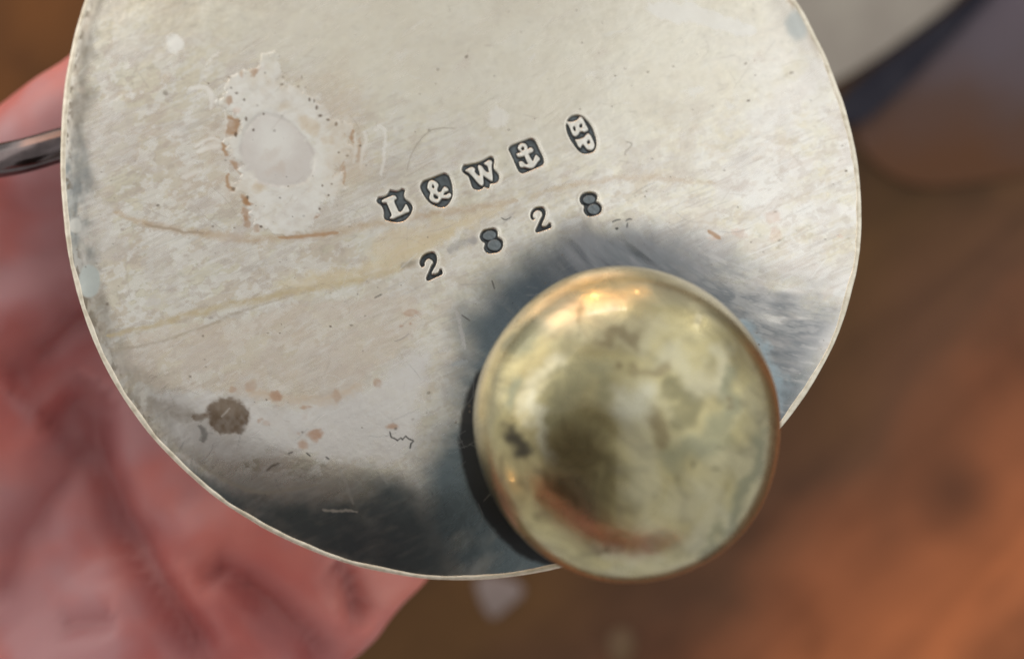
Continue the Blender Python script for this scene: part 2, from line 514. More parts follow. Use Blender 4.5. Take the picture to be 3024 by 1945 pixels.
def spot(x, y, rx, ry, col, a=1.0, soft=0.35, wob=6, dull=0.3, rot=0.0, tex=0.0):
    R = max(rx, ry) * (1 + soft) + wob * 2
    w = win(x - R, y - R, x + R, y + R)
    qx = PX[w] + WX[w] * wob * 2 - x; qy = PY[w] + WY[w] * wob * 2 - y
    c, s = math.cos(rot), math.sin(rot)
    d = np.hypot((qx * c + qy * s) / rx, (-qx * s + qy * c) / ry)
    m = a * (1 - sstep(1 - soft, 1 + soft, d))
    if tex: m = m * np.clip(1 - tex + tex * 2.2 * (fbm(PX[w] / 14 + 5, PY[w] / 14, 4) - 0.27), 0, 1)
    over(w, m, col, dull)
def stroke(pts, width, col, a=1.0, soft=0.6, wob=5, dull=0.2, taper=True, tex=0.0, sm=2):
    pts = smooth_line(pts, sm)
    w = box(pts, width * 2 + wob * 2 + 4)
    d, t = seg_dist(PX[w] + WX[w] * wob * 2, PY[w] + WY[w] * wob * 2, pts)
    ww = width * (np.clip(4 * t * (1 - t), 0, 1) ** 0.5 * 0.8 + 0.2 if taper else 1.0)
    m = a * (1 - sstep((1 - soft), (1 + soft), d / np.maximum(ww, 0.5)))
    if tex: m = m * np.clip(1 - tex + tex * 2.2 * (fbm(PX[w] / 18 + 5, PY[w] / 9, 4) - 0.27), 0, 1)
    over(w, m, col, dull)

WHITE = np.array([0.80, 0.79, 0.76]); GREYW = np.array([0.70, 0.69, 0.68]); TAN = np.array([0.66, 0.54, 0.42]); BROWN = np.array([0.30, 0.15, 0.055])
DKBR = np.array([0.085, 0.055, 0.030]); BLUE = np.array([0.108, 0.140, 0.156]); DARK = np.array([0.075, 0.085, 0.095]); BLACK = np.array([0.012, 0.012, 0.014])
OCHRE = np.array([0.60, 0.46, 0.26]); PINK = np.array([0.72, 0.58, 0.52])
ALL = (slice(None), slice(None))

# broad zones: pinkish tan on the left half, greyer silver below, whiter on the right
fz = fbm(PX / 260 + 2, PY / 200 + 5, 4)
over(ALL, 0.5 * sstep(0.45, 0.62, fz) * sstep(1500, 900, PX) * sstep(100, 500, PY), np.array([0.64, 0.57, 0.49]), 0.1)
over(ALL, 0.55 * sstep(1900, 2350, PX + 0.4 * (PY - 500)) * sstep(0.35, 0.6, fbm(PX / 90, PY / 70, 4)), np.array([0.84, 0.82, 0.82]), 0.15)
over(ALL, 0.6 * sstep(620, 250, PY + 0.10 * np.abs(PX - 1500)) * sstep(500, 900, PX) * sstep(2300, 2000, PX), np.array([0.79, 0.755, 0.66]), 0.12)
XR = PX * math.cos(0.42) - PY * math.sin(0.42); YR = PX * math.sin(0.42) + PY * math.cos(0.42)
calm = sstep(330, 620, PY + 0.28 * np.abs(PX - 1700)) * 0.82 + 0.18
leftish = sstep(1250, 700, PX) * 0.7 + 0.3
for sx, sy, lo, hi, c, al, ox in [(60, 38, 0.53, 0.56, (0.60, 0.52, 0.455), 0.50, 0), (46, 30, 0.55, 0.575, (0.76, 0.745, 0.71), 0.60, 31), (24, 15, 0.60, 0.63, (0.80, 0.785, 0.75), 0.55, 57), (28, 16, 0.60, 0.63, (0.52, 0.455, 0.40), 0.50, 83), (110, 80, 0.52, 0.60, (0.62, 0.575, 0.54), 0.5, 13)]:
    over(ALL, al * sstep(lo, hi, fbm(XR / sx + ox, YR / sy + ox, 5)) * calm * (0.5 + 0.5 * leftish), np.array(c), 0.12)
for sx, sy, lo, hi, c, al, ox in [(90, 5, 0.58, 0.66, (0.80, 0.785, 0.75), 0.32, 3), (120, 6, 0.59, 0.67, (0.45, 0.42, 0.39), 0.26, 47), (60, 3.6, 0.62, 0.70, (0.84, 0.82, 0.79), 0.30, 71)]:
    zone = sstep(0.42, 0.60, fbm(PX / 130 + ox, PY / 110 + 2, 3))
    over(ALL, al * sstep(lo, hi, fbm(XR / sx + ox, YR / sy + ox, 3)) * zone * calm, np.array(c), 0.1)
# tan field ending in a ragged line low on the left, grey silver below it
patch(z_pts(350, 1080, 2.484, [(0, -100), (200, 180), (560, 190), (720, 170), (860, 220), (1000, 240), (1240, 290), (1560, 275), (1700, 220), (1800, 180), (1790, 60), (2100, -120), (2300, -500), (1700, -520), (900, -350), (150, -260)]),
      np.array([0.67, 0.58, 0.49]), 0.55, soft=10, wob=14, dull=0.15, sm=1, tex=0.5, ts=40)
stroke(z_pts(350, 1080, 2.484, [(950, 190), (1150, 240), (1300, 265), (1560, 250), (1690, 200), (1790, 140)]), 18, TAN, 0.75, tex=0.6, wob=10)
patch(z_pts(350, 1080, 2.484, [(160, 190), (540, 200), (700, 190), (1000, 260), (1240, 310), (1700, 240), (1900, 100), (2150, -100), (2330, -150), (2200, 300), (2170, 700), (1600, 690), (1250, 620), (900, 690), (560, 640), (380, 540)]),
      np.array([0.74, 0.725, 0.715]), 0.7, soft=26, wob=12, dull=0.2)
# ragged tarnish along the left rim
aL = np.exp(-((TH - math.pi * 0.99 + (TH < -1) * 2 * math.pi) / 0.95) ** 2)
bandw = 105 * (0.40 + 1.1 * fbm(PX / 60, PY / 70, 4))
band_c = np.array([0.20, 0.18, 0.15]) + (np.array([0.15, 0.175, 0.185]) - np.array([0.20, 0.18, 0.15])) * (sstep(330, 480, PY) * sstep(900, 700, PY))[..., None]
over(ALL, 0.88 * aL * (1 - sstep(0.55, 1.1, DPX / bandw)) * np.clip(0.62 + 1.1 * (fbm(PX / 22, PY / 50, 4) - 0.42), 0, 1), band_c, 0.3)
over(ALL, 0.85 * aL * (1 - sstep(0.4, 1.0, DPX / 46)) * sstep(0.50, 0.64, fbm(PX / 13 + 50, PY / 22, 4)), np.array([0.13, 0.105, 0.07]), 0.5)
# same, thin, on the upper right
aR = np.exp(-((TH - 0.62) / 0.35) ** 2)
over(ALL, 0.75 * aR * (1 - sstep(0.3, 1.0, DPX / 46)) * sstep(0.42, 0.6, fbm(PX / 30 + 11, PY / 40, 4)), np.array([0.30, 0.20, 0.10]), 0.4)
over(ALL, 0.4 * np.exp(-((TH - 0.55) / 0.4) ** 2) * (1 - sstep(0.4, 1.0, DPX / 120)) * sstep(0.40, 0.58, fbm(PX / 50 + 31, PY / 60, 4)), np.array([0.45, 0.42, 0.38]), 0.2)
spot(2355, 75, 34, 46, (0.40, 0.44, 0.44), 0.7)

# dark reflections painted blue-grey round the foot and along the lower edge
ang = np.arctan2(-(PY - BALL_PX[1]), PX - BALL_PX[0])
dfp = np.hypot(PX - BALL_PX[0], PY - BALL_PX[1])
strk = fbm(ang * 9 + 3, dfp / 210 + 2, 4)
dark_refl = [(1190, 1720), (1225, 1480), (1250, 1330), (1330, 1190), (1340, 1090), (1375, 960), (1460, 850), (1570, 765), (1690, 715), (1850, 725), (1990, 790), (2110, 900), (2240, 1010), (2330, 1080), (2450, 1080), (2330, 1300), (1900, 1800)]
sdb = poly_sdf(PX + LX * 90, PY + LY * 90, smooth_poly(dark_refl, 2))
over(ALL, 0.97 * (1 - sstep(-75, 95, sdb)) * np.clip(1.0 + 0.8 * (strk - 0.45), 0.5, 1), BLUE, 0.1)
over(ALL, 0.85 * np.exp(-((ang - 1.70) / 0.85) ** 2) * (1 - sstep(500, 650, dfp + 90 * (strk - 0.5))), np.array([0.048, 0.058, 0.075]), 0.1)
# the painted reflection sweeps on to the right rim in arcs that follow the sheet
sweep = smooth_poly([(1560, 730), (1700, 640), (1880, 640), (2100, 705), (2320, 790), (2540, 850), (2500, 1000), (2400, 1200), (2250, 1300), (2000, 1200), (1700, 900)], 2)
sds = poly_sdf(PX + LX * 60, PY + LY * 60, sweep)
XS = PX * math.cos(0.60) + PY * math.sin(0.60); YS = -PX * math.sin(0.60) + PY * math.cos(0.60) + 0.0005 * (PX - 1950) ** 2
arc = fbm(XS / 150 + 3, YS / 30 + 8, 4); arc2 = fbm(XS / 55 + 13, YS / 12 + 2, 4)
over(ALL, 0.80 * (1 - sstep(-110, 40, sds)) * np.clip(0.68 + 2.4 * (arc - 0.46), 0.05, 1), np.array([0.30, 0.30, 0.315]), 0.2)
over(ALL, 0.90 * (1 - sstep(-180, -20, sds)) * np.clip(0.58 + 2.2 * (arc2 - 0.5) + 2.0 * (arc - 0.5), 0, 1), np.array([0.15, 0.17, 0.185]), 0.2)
over(ALL, 0.30 * (1 - sstep(-60, 0, sds)) * sstep(2000, 2150, PX) * sstep(0.56, 0.72, arc2), np.array([0.70, 0.67, 0.65]), 0.2)
patch([(2130, 960), (2190, 930), (2260, 1000), (2290, 1080), (2330, 1120), (2310, 1230), (2260, 1220)], (0.36, 0.45, 0.50), 0.75, soft=20, wob=18, tex=0.4)
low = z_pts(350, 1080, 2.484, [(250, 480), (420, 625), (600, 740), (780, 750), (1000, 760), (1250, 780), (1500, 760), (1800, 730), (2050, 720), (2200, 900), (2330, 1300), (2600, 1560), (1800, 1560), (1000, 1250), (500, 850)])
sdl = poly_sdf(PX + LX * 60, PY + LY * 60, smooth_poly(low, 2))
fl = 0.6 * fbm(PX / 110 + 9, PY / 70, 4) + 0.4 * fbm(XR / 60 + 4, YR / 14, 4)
over(ALL, 0.70 * (1 - sstep(-45, 25, sdl)) * np.clip(0.7 + 1.1 * (fl - 0.45), 0.1, 1), np.array([0.24, 0.235, 0.22]), 0.2)  # lower-edge dark reflection put into the colour
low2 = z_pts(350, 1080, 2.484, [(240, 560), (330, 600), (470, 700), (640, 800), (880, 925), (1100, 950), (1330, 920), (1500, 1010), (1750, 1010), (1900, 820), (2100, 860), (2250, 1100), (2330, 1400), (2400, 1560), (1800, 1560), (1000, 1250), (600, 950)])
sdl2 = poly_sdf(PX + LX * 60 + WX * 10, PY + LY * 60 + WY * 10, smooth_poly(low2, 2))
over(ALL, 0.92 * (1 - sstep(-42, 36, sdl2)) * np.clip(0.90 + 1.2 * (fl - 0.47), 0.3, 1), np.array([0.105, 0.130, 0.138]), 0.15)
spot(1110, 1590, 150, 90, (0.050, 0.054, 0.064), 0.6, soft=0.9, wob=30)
stroke(z_pts(350, 1080, 2.484, [(560, 690), (700, 795), (900, 895), (1060, 925), (1250, 900), (1480, 860)]), 6, (0.42, 0.38, 0.32), 0.7, soft=0.8, wob=5)  # crease highlight painted as a pale line
stroke(z_pts(350, 1080, 2.484, [(1490, 1055), (1600, 1058), (1760, 1062)]), 3.5, (0.62, 0.58, 0.52), 0.8, wob=5)
stroke(z_pts(350, 1080, 2.484, [(1590, 690), (1640, 800), (1690, 920), (1720, 1010)]), 5, (0.45, 0.43, 0.40), 0.5, wob=3)
# contact shade painted black under the foot
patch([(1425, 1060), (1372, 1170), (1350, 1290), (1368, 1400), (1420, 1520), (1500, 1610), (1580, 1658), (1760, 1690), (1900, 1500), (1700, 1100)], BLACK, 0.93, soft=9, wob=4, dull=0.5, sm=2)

# scar where another foot was soldered on
S = lambda pts: z_pts(550, 150, 2.702, pts)
scar = S([(280, 430), (300, 250), (380, 180), (470, 150), (560, 140), (590, 60), (720, 20), (735, 200), (760, 280), (950, 300), (1010, 370), (1060, 430), (1120, 540),
          (1280, 580), (1310, 640), (1300, 780), (1230, 870), (1220, 1000), (1250, 1100), (1200, 1160), (1130, 1130), (1100, 1210), (1050, 1260), (990, 1370),
          (990, 1450), (600, 1465), (570, 1380), (500, 1370), (490, 1280), (520, 1230), (480, 1140), (370, 1130), (400, 1110), (380, 1040), (440, 980),
          (420, 870), (320, 850), (290, 720), (400, 680), (420, 570), (340, 480)])
patch(scar, (0.80, 0.80, 0.77), 0.85, soft=9, wob=30, dull=0.35, sm=1, tex=0.6, ts=22)
scar_sd = poly_sdf(PX + WX * 48, PY + WY * 48, smooth_poly(scar, 1))
HGT += 0.02 * (1 - sstep(-4, 4, scar_sd))
pad = smooth_poly(S([(430, 760), (460, 640), (520, 560), (600, 490), (720, 515), (860, 590), (960, 720), (1025, 830), (1010, 950), (960, 1045), (820, 1080), (680, 1070), (560, 1030), (480, 950), (440, 860)]), 2)
pad_sd = poly_sdf(PX, PY, pad)
HGT -= 0.02 * (1 - sstep(-8, 8, pad_sd)) + 0.012 * np.exp(-(pad_sd / 7) ** 2)
patch(pad, (0.635, 0.60, 0.575), 0.8, soft=9, wob=16, dull=0.3, sm=0)
spot(*S([(700, 720)])[0], 55, 62, (0.80, 0.80, 0.77), 0.75, soft=0.8, wob=14, dull=0.3)
over(ALL, 0.22 * np.exp(-(pad_sd / 6) ** 2) * np.clip(2 * fbm(PX / 40, PY / 40, 3) - 0.5, 0, 1), np.array([0.40, 0.36, 0.33]), 0.3)
for pts, a in [([(300, 600), (330, 500), (430, 570), (395, 620), (415, 685), (290, 690)], 0.62), ([(270, 740), (300, 740), (320, 850), (290, 850)], 0.75), ([(330, 880), (390, 870), (440, 980), (400, 950), (350, 910)], 0.6),
               ([(310, 980), (340, 970), (350, 1050), (395, 1105), (370, 1115), (320, 1060)], 0.8), ([(420, 1160), (490, 1160), (535, 1235), (490, 1250), (450, 1200)], 0.75), ([(450, 1250), (490, 1260), (490, 1400), (455, 1410)], 0.55),
               ([(1310, 620), (1340, 630), (1335, 720), (1315, 720)], 0.75), ([(1240, 870), (1270, 860), (1255, 960), (1262, 1060), (1240, 1040)], 0.65), ([(1380, 690), (1405, 690), (1375, 890), (1350, 890)], 0.45),
               ([(325, 365), (370, 370), (380, 430), (325, 430)], 0.55), ([(1010, 1325), (1060, 1310), (1040, 1350), (1000, 1360)], 0.5), ([(520, 1385), (570, 1370), (580, 1430), (530, 1430)], 0.4), ([(415, 150), (465, 160), (430, 230)], 0.4), ([(500, 140), (575, 145), (550, 235), (535, 230)], 0.5)]:
    patch(S(pts), BROWN * 1.1, min(1, a * 1.35), soft=4, wob=11, dull=0.7, sm=1, tex=0.3)
for x, y, rx, ry in [(395, 668, 7, 10), (378, 1100, 8, 7), (490, 1170, 6, 8), (765, 270, 6, 4), (1130, 552, 8, 5), (1195, 585, 5, 9), (1066, 520, 8, 6), (1215, 812, 5, 4), (1285, 838, 8, 3), (620, 505, 5, 4), (478, 545, 5, 9), (533, 633, 5, 6), (402, 340, 7, 4), (465, 392, 5, 5), (357, 298, 5, 4), (630, 180, 4, 3), (810, 1083, 4, 3), (1088, 1077, 4, 5), (1160, 1065, 3, 3), (595, 1403, 6, 5), (1138, 1152, 4, 4), (1064, 1265, 5, 5), (342, 215, 7, 4), (176, 263, 4, 4), (1040, 455, 5, 9), (1020, 400, 4, 8), (985, 390, 5, 8), (895, 283, 5, 4), (920, 215, 3, 7), (950, 295, 3, 4)]:
    p = S([(x, y)])[0]; spot(p[0], p[1], rx * 0.75, ry * 0.75, DKBR, 0.85, wob=2, dull=0.7)
for pts, a in [([(520, 1045), (635, 1050), (625, 1130), (525, 1125)], 0.5), ([(900, 500), (1040, 540), (1060, 680), (1000, 690), (890, 590)], 0.45), ([(730, 420), (830, 380), (850, 450), (740, 490)], 0.3), ([(1080, 690), (1190, 690), (1180, 740), (1090, 740)], 0.35)]:
    patch(S(pts), (0.56, 0.42, 0.24), a, soft=8, wob=9, dull=0.4, tex=0.4)
for pts, wd, a in [([(70, 780), (140, 720), (220, 690), (280, 730)], 4, 0.9), ([(80, 815), (170, 780), (270, 755)], 6, 0.9), ([(20, 310), (100, 285), (180, 310), (210, 400), (200, 470)], 8, 0.7), ([(300, 470), (320, 560), (300, 680)], 3, 0.6),
                   ([(1575, 600), (1590, 760), (1555, 1000)], 5, 0.6), ([(1420, 640), (1440, 700), (1400, 850), (1390, 950)], 5, 0.6), ([(1350, 650), (1350, 780), (1330, 900)], 4, 0.6), ([(1500, 640), (1540, 590), (1600, 640)], 6, 0.5), ([(120, 940), (40, 980), (-40, 1010)], 7, 0.5), ([(150, 130), (200, 60), (260, 10)], 3, 0.5)]:
    stroke(S(pts), wd, WHITE, a, wob=4, dull=0.4)

for x, y, rx, ry, a in [(1010, 330, 60, 120, 0.4), (1030, 500, 70, 60, 0.45), (640, 430, 40, 90, 0.3), (700, 560, 60, 40, 0.3), (880, 250, 90, 30, 0.25)]:
    spot(x, y, rx, ry, (0.62, 0.50, 0.36), a, soft=0.8, wob=24, dull=0.2, tex=0.5)
# long brown and yellow drag lines
stroke([(336, 627), (445, 664), (559, 684), (727, 709), (877, 700), (1000, 684), (1137, 655), (1300, 628), (1452, 606), (1530, 590)], 12, (0.52, 0.38, 0.24), 0.62, soft=0.8, wob=6, tex=0.45)
stroke([(820, 702), (900, 698), (1000, 686)], 5, BROWN * 1.4, 0.6, wob=4)
stroke([(430, 660), (500, 676), (600, 690)], 4, (0.40, 0.32, 0.24), 0.7, wob=4)
stroke([(316, 990), (450, 962), (632, 909), (760, 884), (884, 859), (1040, 835), (1137, 808), (1240, 770)], 11, (0.55, 0.44, 0.25), 0.68, soft=0.8, wob=6, tex=0.45)
stroke([(330, 1035), (480, 1010), (600, 965), (720, 912), (860, 875)], 4, (0.40, 0.34, 0.26), 0.55, wob=5, tex=0.4)
patch([(800, 850), (900, 810), (1060, 790), (1200, 730), (1290, 690), (1420, 640), (1340, 680), (1250, 760), (1150, 800), (1000, 835), (880, 862)], (0.70, 0.58, 0.36), 0.55, soft=24, wob=18, dull=0.2)
patch([(1100, 700), (1250, 660), (1420, 620), (1520, 600), (1440, 640), (1330, 690), (1180, 760), (1090, 770)], (0.70, 0.57, 0.36), 0.45, soft=16, wob=18, dull=0.2)
stroke([(1680, 545), (1840, 525), (2000, 525), (2110, 545)], 8, (0.60, 0.48, 0.36), 0.5, wob=9, tex=0.5)
stroke([(1560, 590), (1640, 555), (1720, 548)], 7, (0.58, 0.47, 0.32), 0.5, wob=8, tex=0.5)

# round spots
spot(262, 828, 34, 48, (0.44, 0.48, 0.47), 0.92, soft=0.12, wob=2, dull=0.3)
spot(222, 664, 20, 22, (0.55, 0.55, 0.52), 0.7, soft=0.2, wob=3, dull=0.3)
spot(515, 130, 24, 26, (0.82, 0.83, 0.80), 0.8, soft=0.3, wob=7, dull=0.4)
spot(672, 1232, 66, 54, DKBR * 1.25, 0.97, soft=0.14, wob=13, dull=0.75, tex=0.14)
spot(672, 1196, 50, 26, np.array([0.25, 0.20, 0.15]), 0.5, soft=0.5, wob=10, dull=0.6)
stroke(z_pts(350, 1080, 2.484, [(190, 270), (300, 300), (450, 350), (540, 370)]), 22, (0.30, 0.25, 0.20), 0.6, wob=12, tex=0.4)
stroke(z_pts(350, 1080, 2.484, [(530, 370), (580, 380), (650, 370)]), 9, DKBR * 2, 0.7, wob=8)
stroke(z_pts(350, 1080, 2.484, [(580, 430), (620, 490), (590, 560)]), 8, (0.22, 0.21, 0.20), 0.75, wob=8)
for x, y, rx, ry, c in [(1350, 580, 17, 16, 1.0), (1440, 500, 22, 14, 1.0), (1450, 540, 9, 9, 0.8), (1325, 490, 6, 5, 0.6), (2010, 440, 18, 8, 1.0), (1905, 125, 14, 15, 0.9), (1375, 305, 16, 5, 0.9), (1040, 403, 8, 5, 0.9), (835, 172, 10, 9, 0.9), (1150, 225, 22, 14, 0.7), (970, 150, 18, 16, 0.6), (1600, 220, 14, 18, 0.6), (1090, 430, 14, 8, 0.5)]:
    p = z_pts(350, 1080, 2.484, [(x, y)])[0]; spot(p[0], p[1], rx, ry, (0.42, 0.24, 0.14), 0.75 * c, soft=0.4, wob=7, dull=0.6, tex=0.4)
stroke(z_pts(350, 1080, 2.484, [(1990, 485), (2000, 520), (2030, 530), (2050, 545), (2075, 525), (2085, 540), (2110, 512), (2130, 535), (2165, 550), (2145, 570), (2135, 600)]), 2.0, (0.03, 0.03, 0.03), 0.95, taper=False, wob=2, sm=0)
stroke(z_pts(350, 1080, 2.484, [(1375, 635), (1410, 665)]), 2.5, (0.05, 0.05, 0.05), 0.9, wob=1)
stroke(z_pts(350, 1080, 2.484, [(1520, 665), (1550, 685)]), 2.5, (0.05, 0.05, 0.05), 0.8, wob=1)
stroke(z_pts(350, 1080, 2.484, [(1240, 645), (1280, 630)]), 2.5, (0.06, 0.05, 0.05), 0.8, wob=1)
stroke(z_pts(350, 1080, 2.484, [(1080, 770), (1130, 725), (1180, 710)]), 4, (0.14, 0.11, 0.09), 0.8, wob=3)
for a, b in [((735, 530), (790, 500)), ((1355, 650), (1420, 690)), ((1570, 400), (1590, 465))]:
    stroke(z_pts(800, 660, 2.4057, [a, b]), 2.4, (0.07, 0.065, 0.06), 0.7, wob=2)
for x, y, rx, ry in [(990, 635, 26, 10), (920, 730, 7, 4), (990, 712, 6, 4), (30, 1225, 18, 14), (320, 1490, 22, 14)]:
    p = z_pts(800, 660, 2.4057, [(x, y)])[0]; spot(p[0], p[1], rx, ry, (0.46, 0.29, 0.20), 0.7, wob=7, dull=0.5, tex=0.4)
stroke(z_pts(800, 660, 2.4057, [(1320, 620), (1345, 740), (1380, 890)]), 6, (0.50, 0.48, 0.47), 0.5, wob=6)
stroke(z_pts(800, 660, 2.4057, [(1290, 1000), (1400, 975)]), 7, (0.34, 0.37, 0.39), 0.5, wob=5)
stroke(z_pts(800, 660, 2.4057, [(930, 310), (1010, 280), (1060, 265)]), 8, (0.27, 0.26, 0.26), 0.6, wob=6, tex=0.5)
stroke(z_pts(800, 660, 2.4057, [(1250, 200), (1350, 150), (1470, 100)]), 14, (0.30, 0.29, 0.30), 0.6, wob=9, tex=0.5)
stroke(z_pts(800, 660, 2.4057, [(870, 840), (930, 820), (985, 780)]), 2.0, (0.35, 0.32, 0.30), 0.7, wob=2)
# scratches near the marks
stroke(z_pts(1080, 280, 2.655, [(320, 600), (350, 480), (420, 360), (500, 280), (600, 258), (705, 265)]), 2.2, (0.42, 0.38, 0.32), 0.75, wob=1)
stroke(z_pts(1080, 280, 2.655, [(300, 650), (400, 600), (540, 515)]), 2.0, (0.50, 0.45, 0.38), 0.6, wob=1)
stroke(z_pts(1080, 280, 2.655, [(2040, 370), (2090, 380), (2080, 410), (2030, 450), (2040, 470)]), 3, (0.35, 0.32, 0.28), 0.6, wob=3)
stroke(z_pts(1080, 280, 2.655, [(1060, 960), (1090, 985), (1140, 960)]), 2.0, (0.10, 0.09, 0.08), 0.8, wob=1)
for pts in ([(2040, 990), (2060, 970), (2090, 975)], [(2055, 1000), (2050, 1040)], [(1930, 1000), (1960, 980), (2000, 975)]):
    stroke(z_pts(1080, 280, 2.655, pts), 2.6, (0.10, 0.10, 0.10), 0.85, wob=2)
spot(*z_pts(1080, 280, 2.655, [(1970, 1046)])[0], 5, 4, (0.04, 0.04, 0.04), 0.9, wob=0)
spot(*z_pts(1080, 280, 2.655, [(1040, 185)])[0], 30, 24, WHITE, 0.55, wob=16, dull=0.3)
for x, y, rx, ry in [(2050, 270, 22, 14), (2150, 310, 14, 10), (2110, 690, 30, 12)]:
    spot(x, y, rx, ry, WHITE, 0.4, wob=14)
patch([(1900, 10), (2010, 0), (2130, 40), (2250, 80), (2200, 110), (2050, 70), (1930, 50)], WHITE, 0.6, soft=6, wob=16, dull=0.3)
for x, y, rx, ry in [(700, 330, 16, 10), (2180, 690, 20, 12), (2280, 640, 26, 20), (2290, 690, 20, 24), (2110, 700, 22, 7), (2480, 700, 10, 6)]:
    spot(x, y, rx, ry, (0.72, 0.54, 0.45), 0.5, wob=12, tex=0.3)
stroke([(2090, 680), (2130, 705)], 6, (0.42, 0.25, 0.14), 0.8, wob=3)
# fine pits and specks, denser towards the scar and the lower sheet
for _ in range(220):
    x = rng.uniform(220, 2500); y = rng.uniform(0, 1500)
    r = abs(rng.normal(0, 1.4)) + 1.1
    spot(x, y, r * rng.uniform(0.8, 1.8), r, (0.12, 0.095, 0.07), rng.uniform(0.3, 0.85), wob=2, dull=0.5, rot=rng.uniform(-0.6, 0.2))
for _ in range(240):      # light rubbed scratches
    x = rng.uniform(260, 2450); y = rng.uniform(80, 1350); L = rng.uniform(15, 75); t = rng.normal(-0.5, 0.35)
    if math.hypot(x - BALL_PX[0], y - BALL_PX[1]) < 690 or y > 1240: continue
    c = WHITE if rng.random() < 0.6 else np.array([0.48, 0.43, 0.38])
    stroke([(x, y), (x + L * math.cos(t), y + L * math.sin(t))], rng.uniform(1.2, 3.0), c, rng.uniform(0.15, 0.45), wob=2, dull=0.1, sm=0)
for _ in range(420):      # fine crossing hairlines from handling
    x = rng.uniform(230, 2480); y = rng.uniform(20, 1500); L = rng.uniform(15, 110); t = rng.normal(-0.5, 0.5) if rng.random() < 0.65 else rng.uniform(0, 3.14)
    near = math.hypot(x - BALL_PX[0], y - BALL_PX[1]) < 690 or y > 1240
    c = np.array([0.26, 0.26, 0.26]) if near else (WHITE if rng.random() < 0.5 else np.array([0.42, 0.37, 0.32]))
    bend = rng.normal(0, 0.12) * L
    stroke([(x, y), (x + L * 0.5 * math.cos(t) - bend * math.sin(t), y + L * 0.5 * math.sin(t) + bend * math.cos(t)), (x + L * math.cos(t), y + L * math.sin(t))], rng.uniform(1.0, 1.7), c, rng.uniform(0.12, 0.40), wob=1, dull=0.05, sm=1)
for _ in range(90):       # cloudy flecks
    x = rng.uniform(230, 2480); y = rng.uniform(60, 1350)
    if math.hypot(x - BALL_PX[0], y - BALL_PX[1]) < 690 or y > 1240: continue
    c = WHITE if rng.random() < 0.55 else np.array([0.60, 0.52, 0.46])
    spot(x, y, rng.uniform(8, 34), rng.uniform(5, 16), c, rng.uniform(0.15, 0.45), soft=0.6, wob=16, dull=0.2, rot=-0.5)

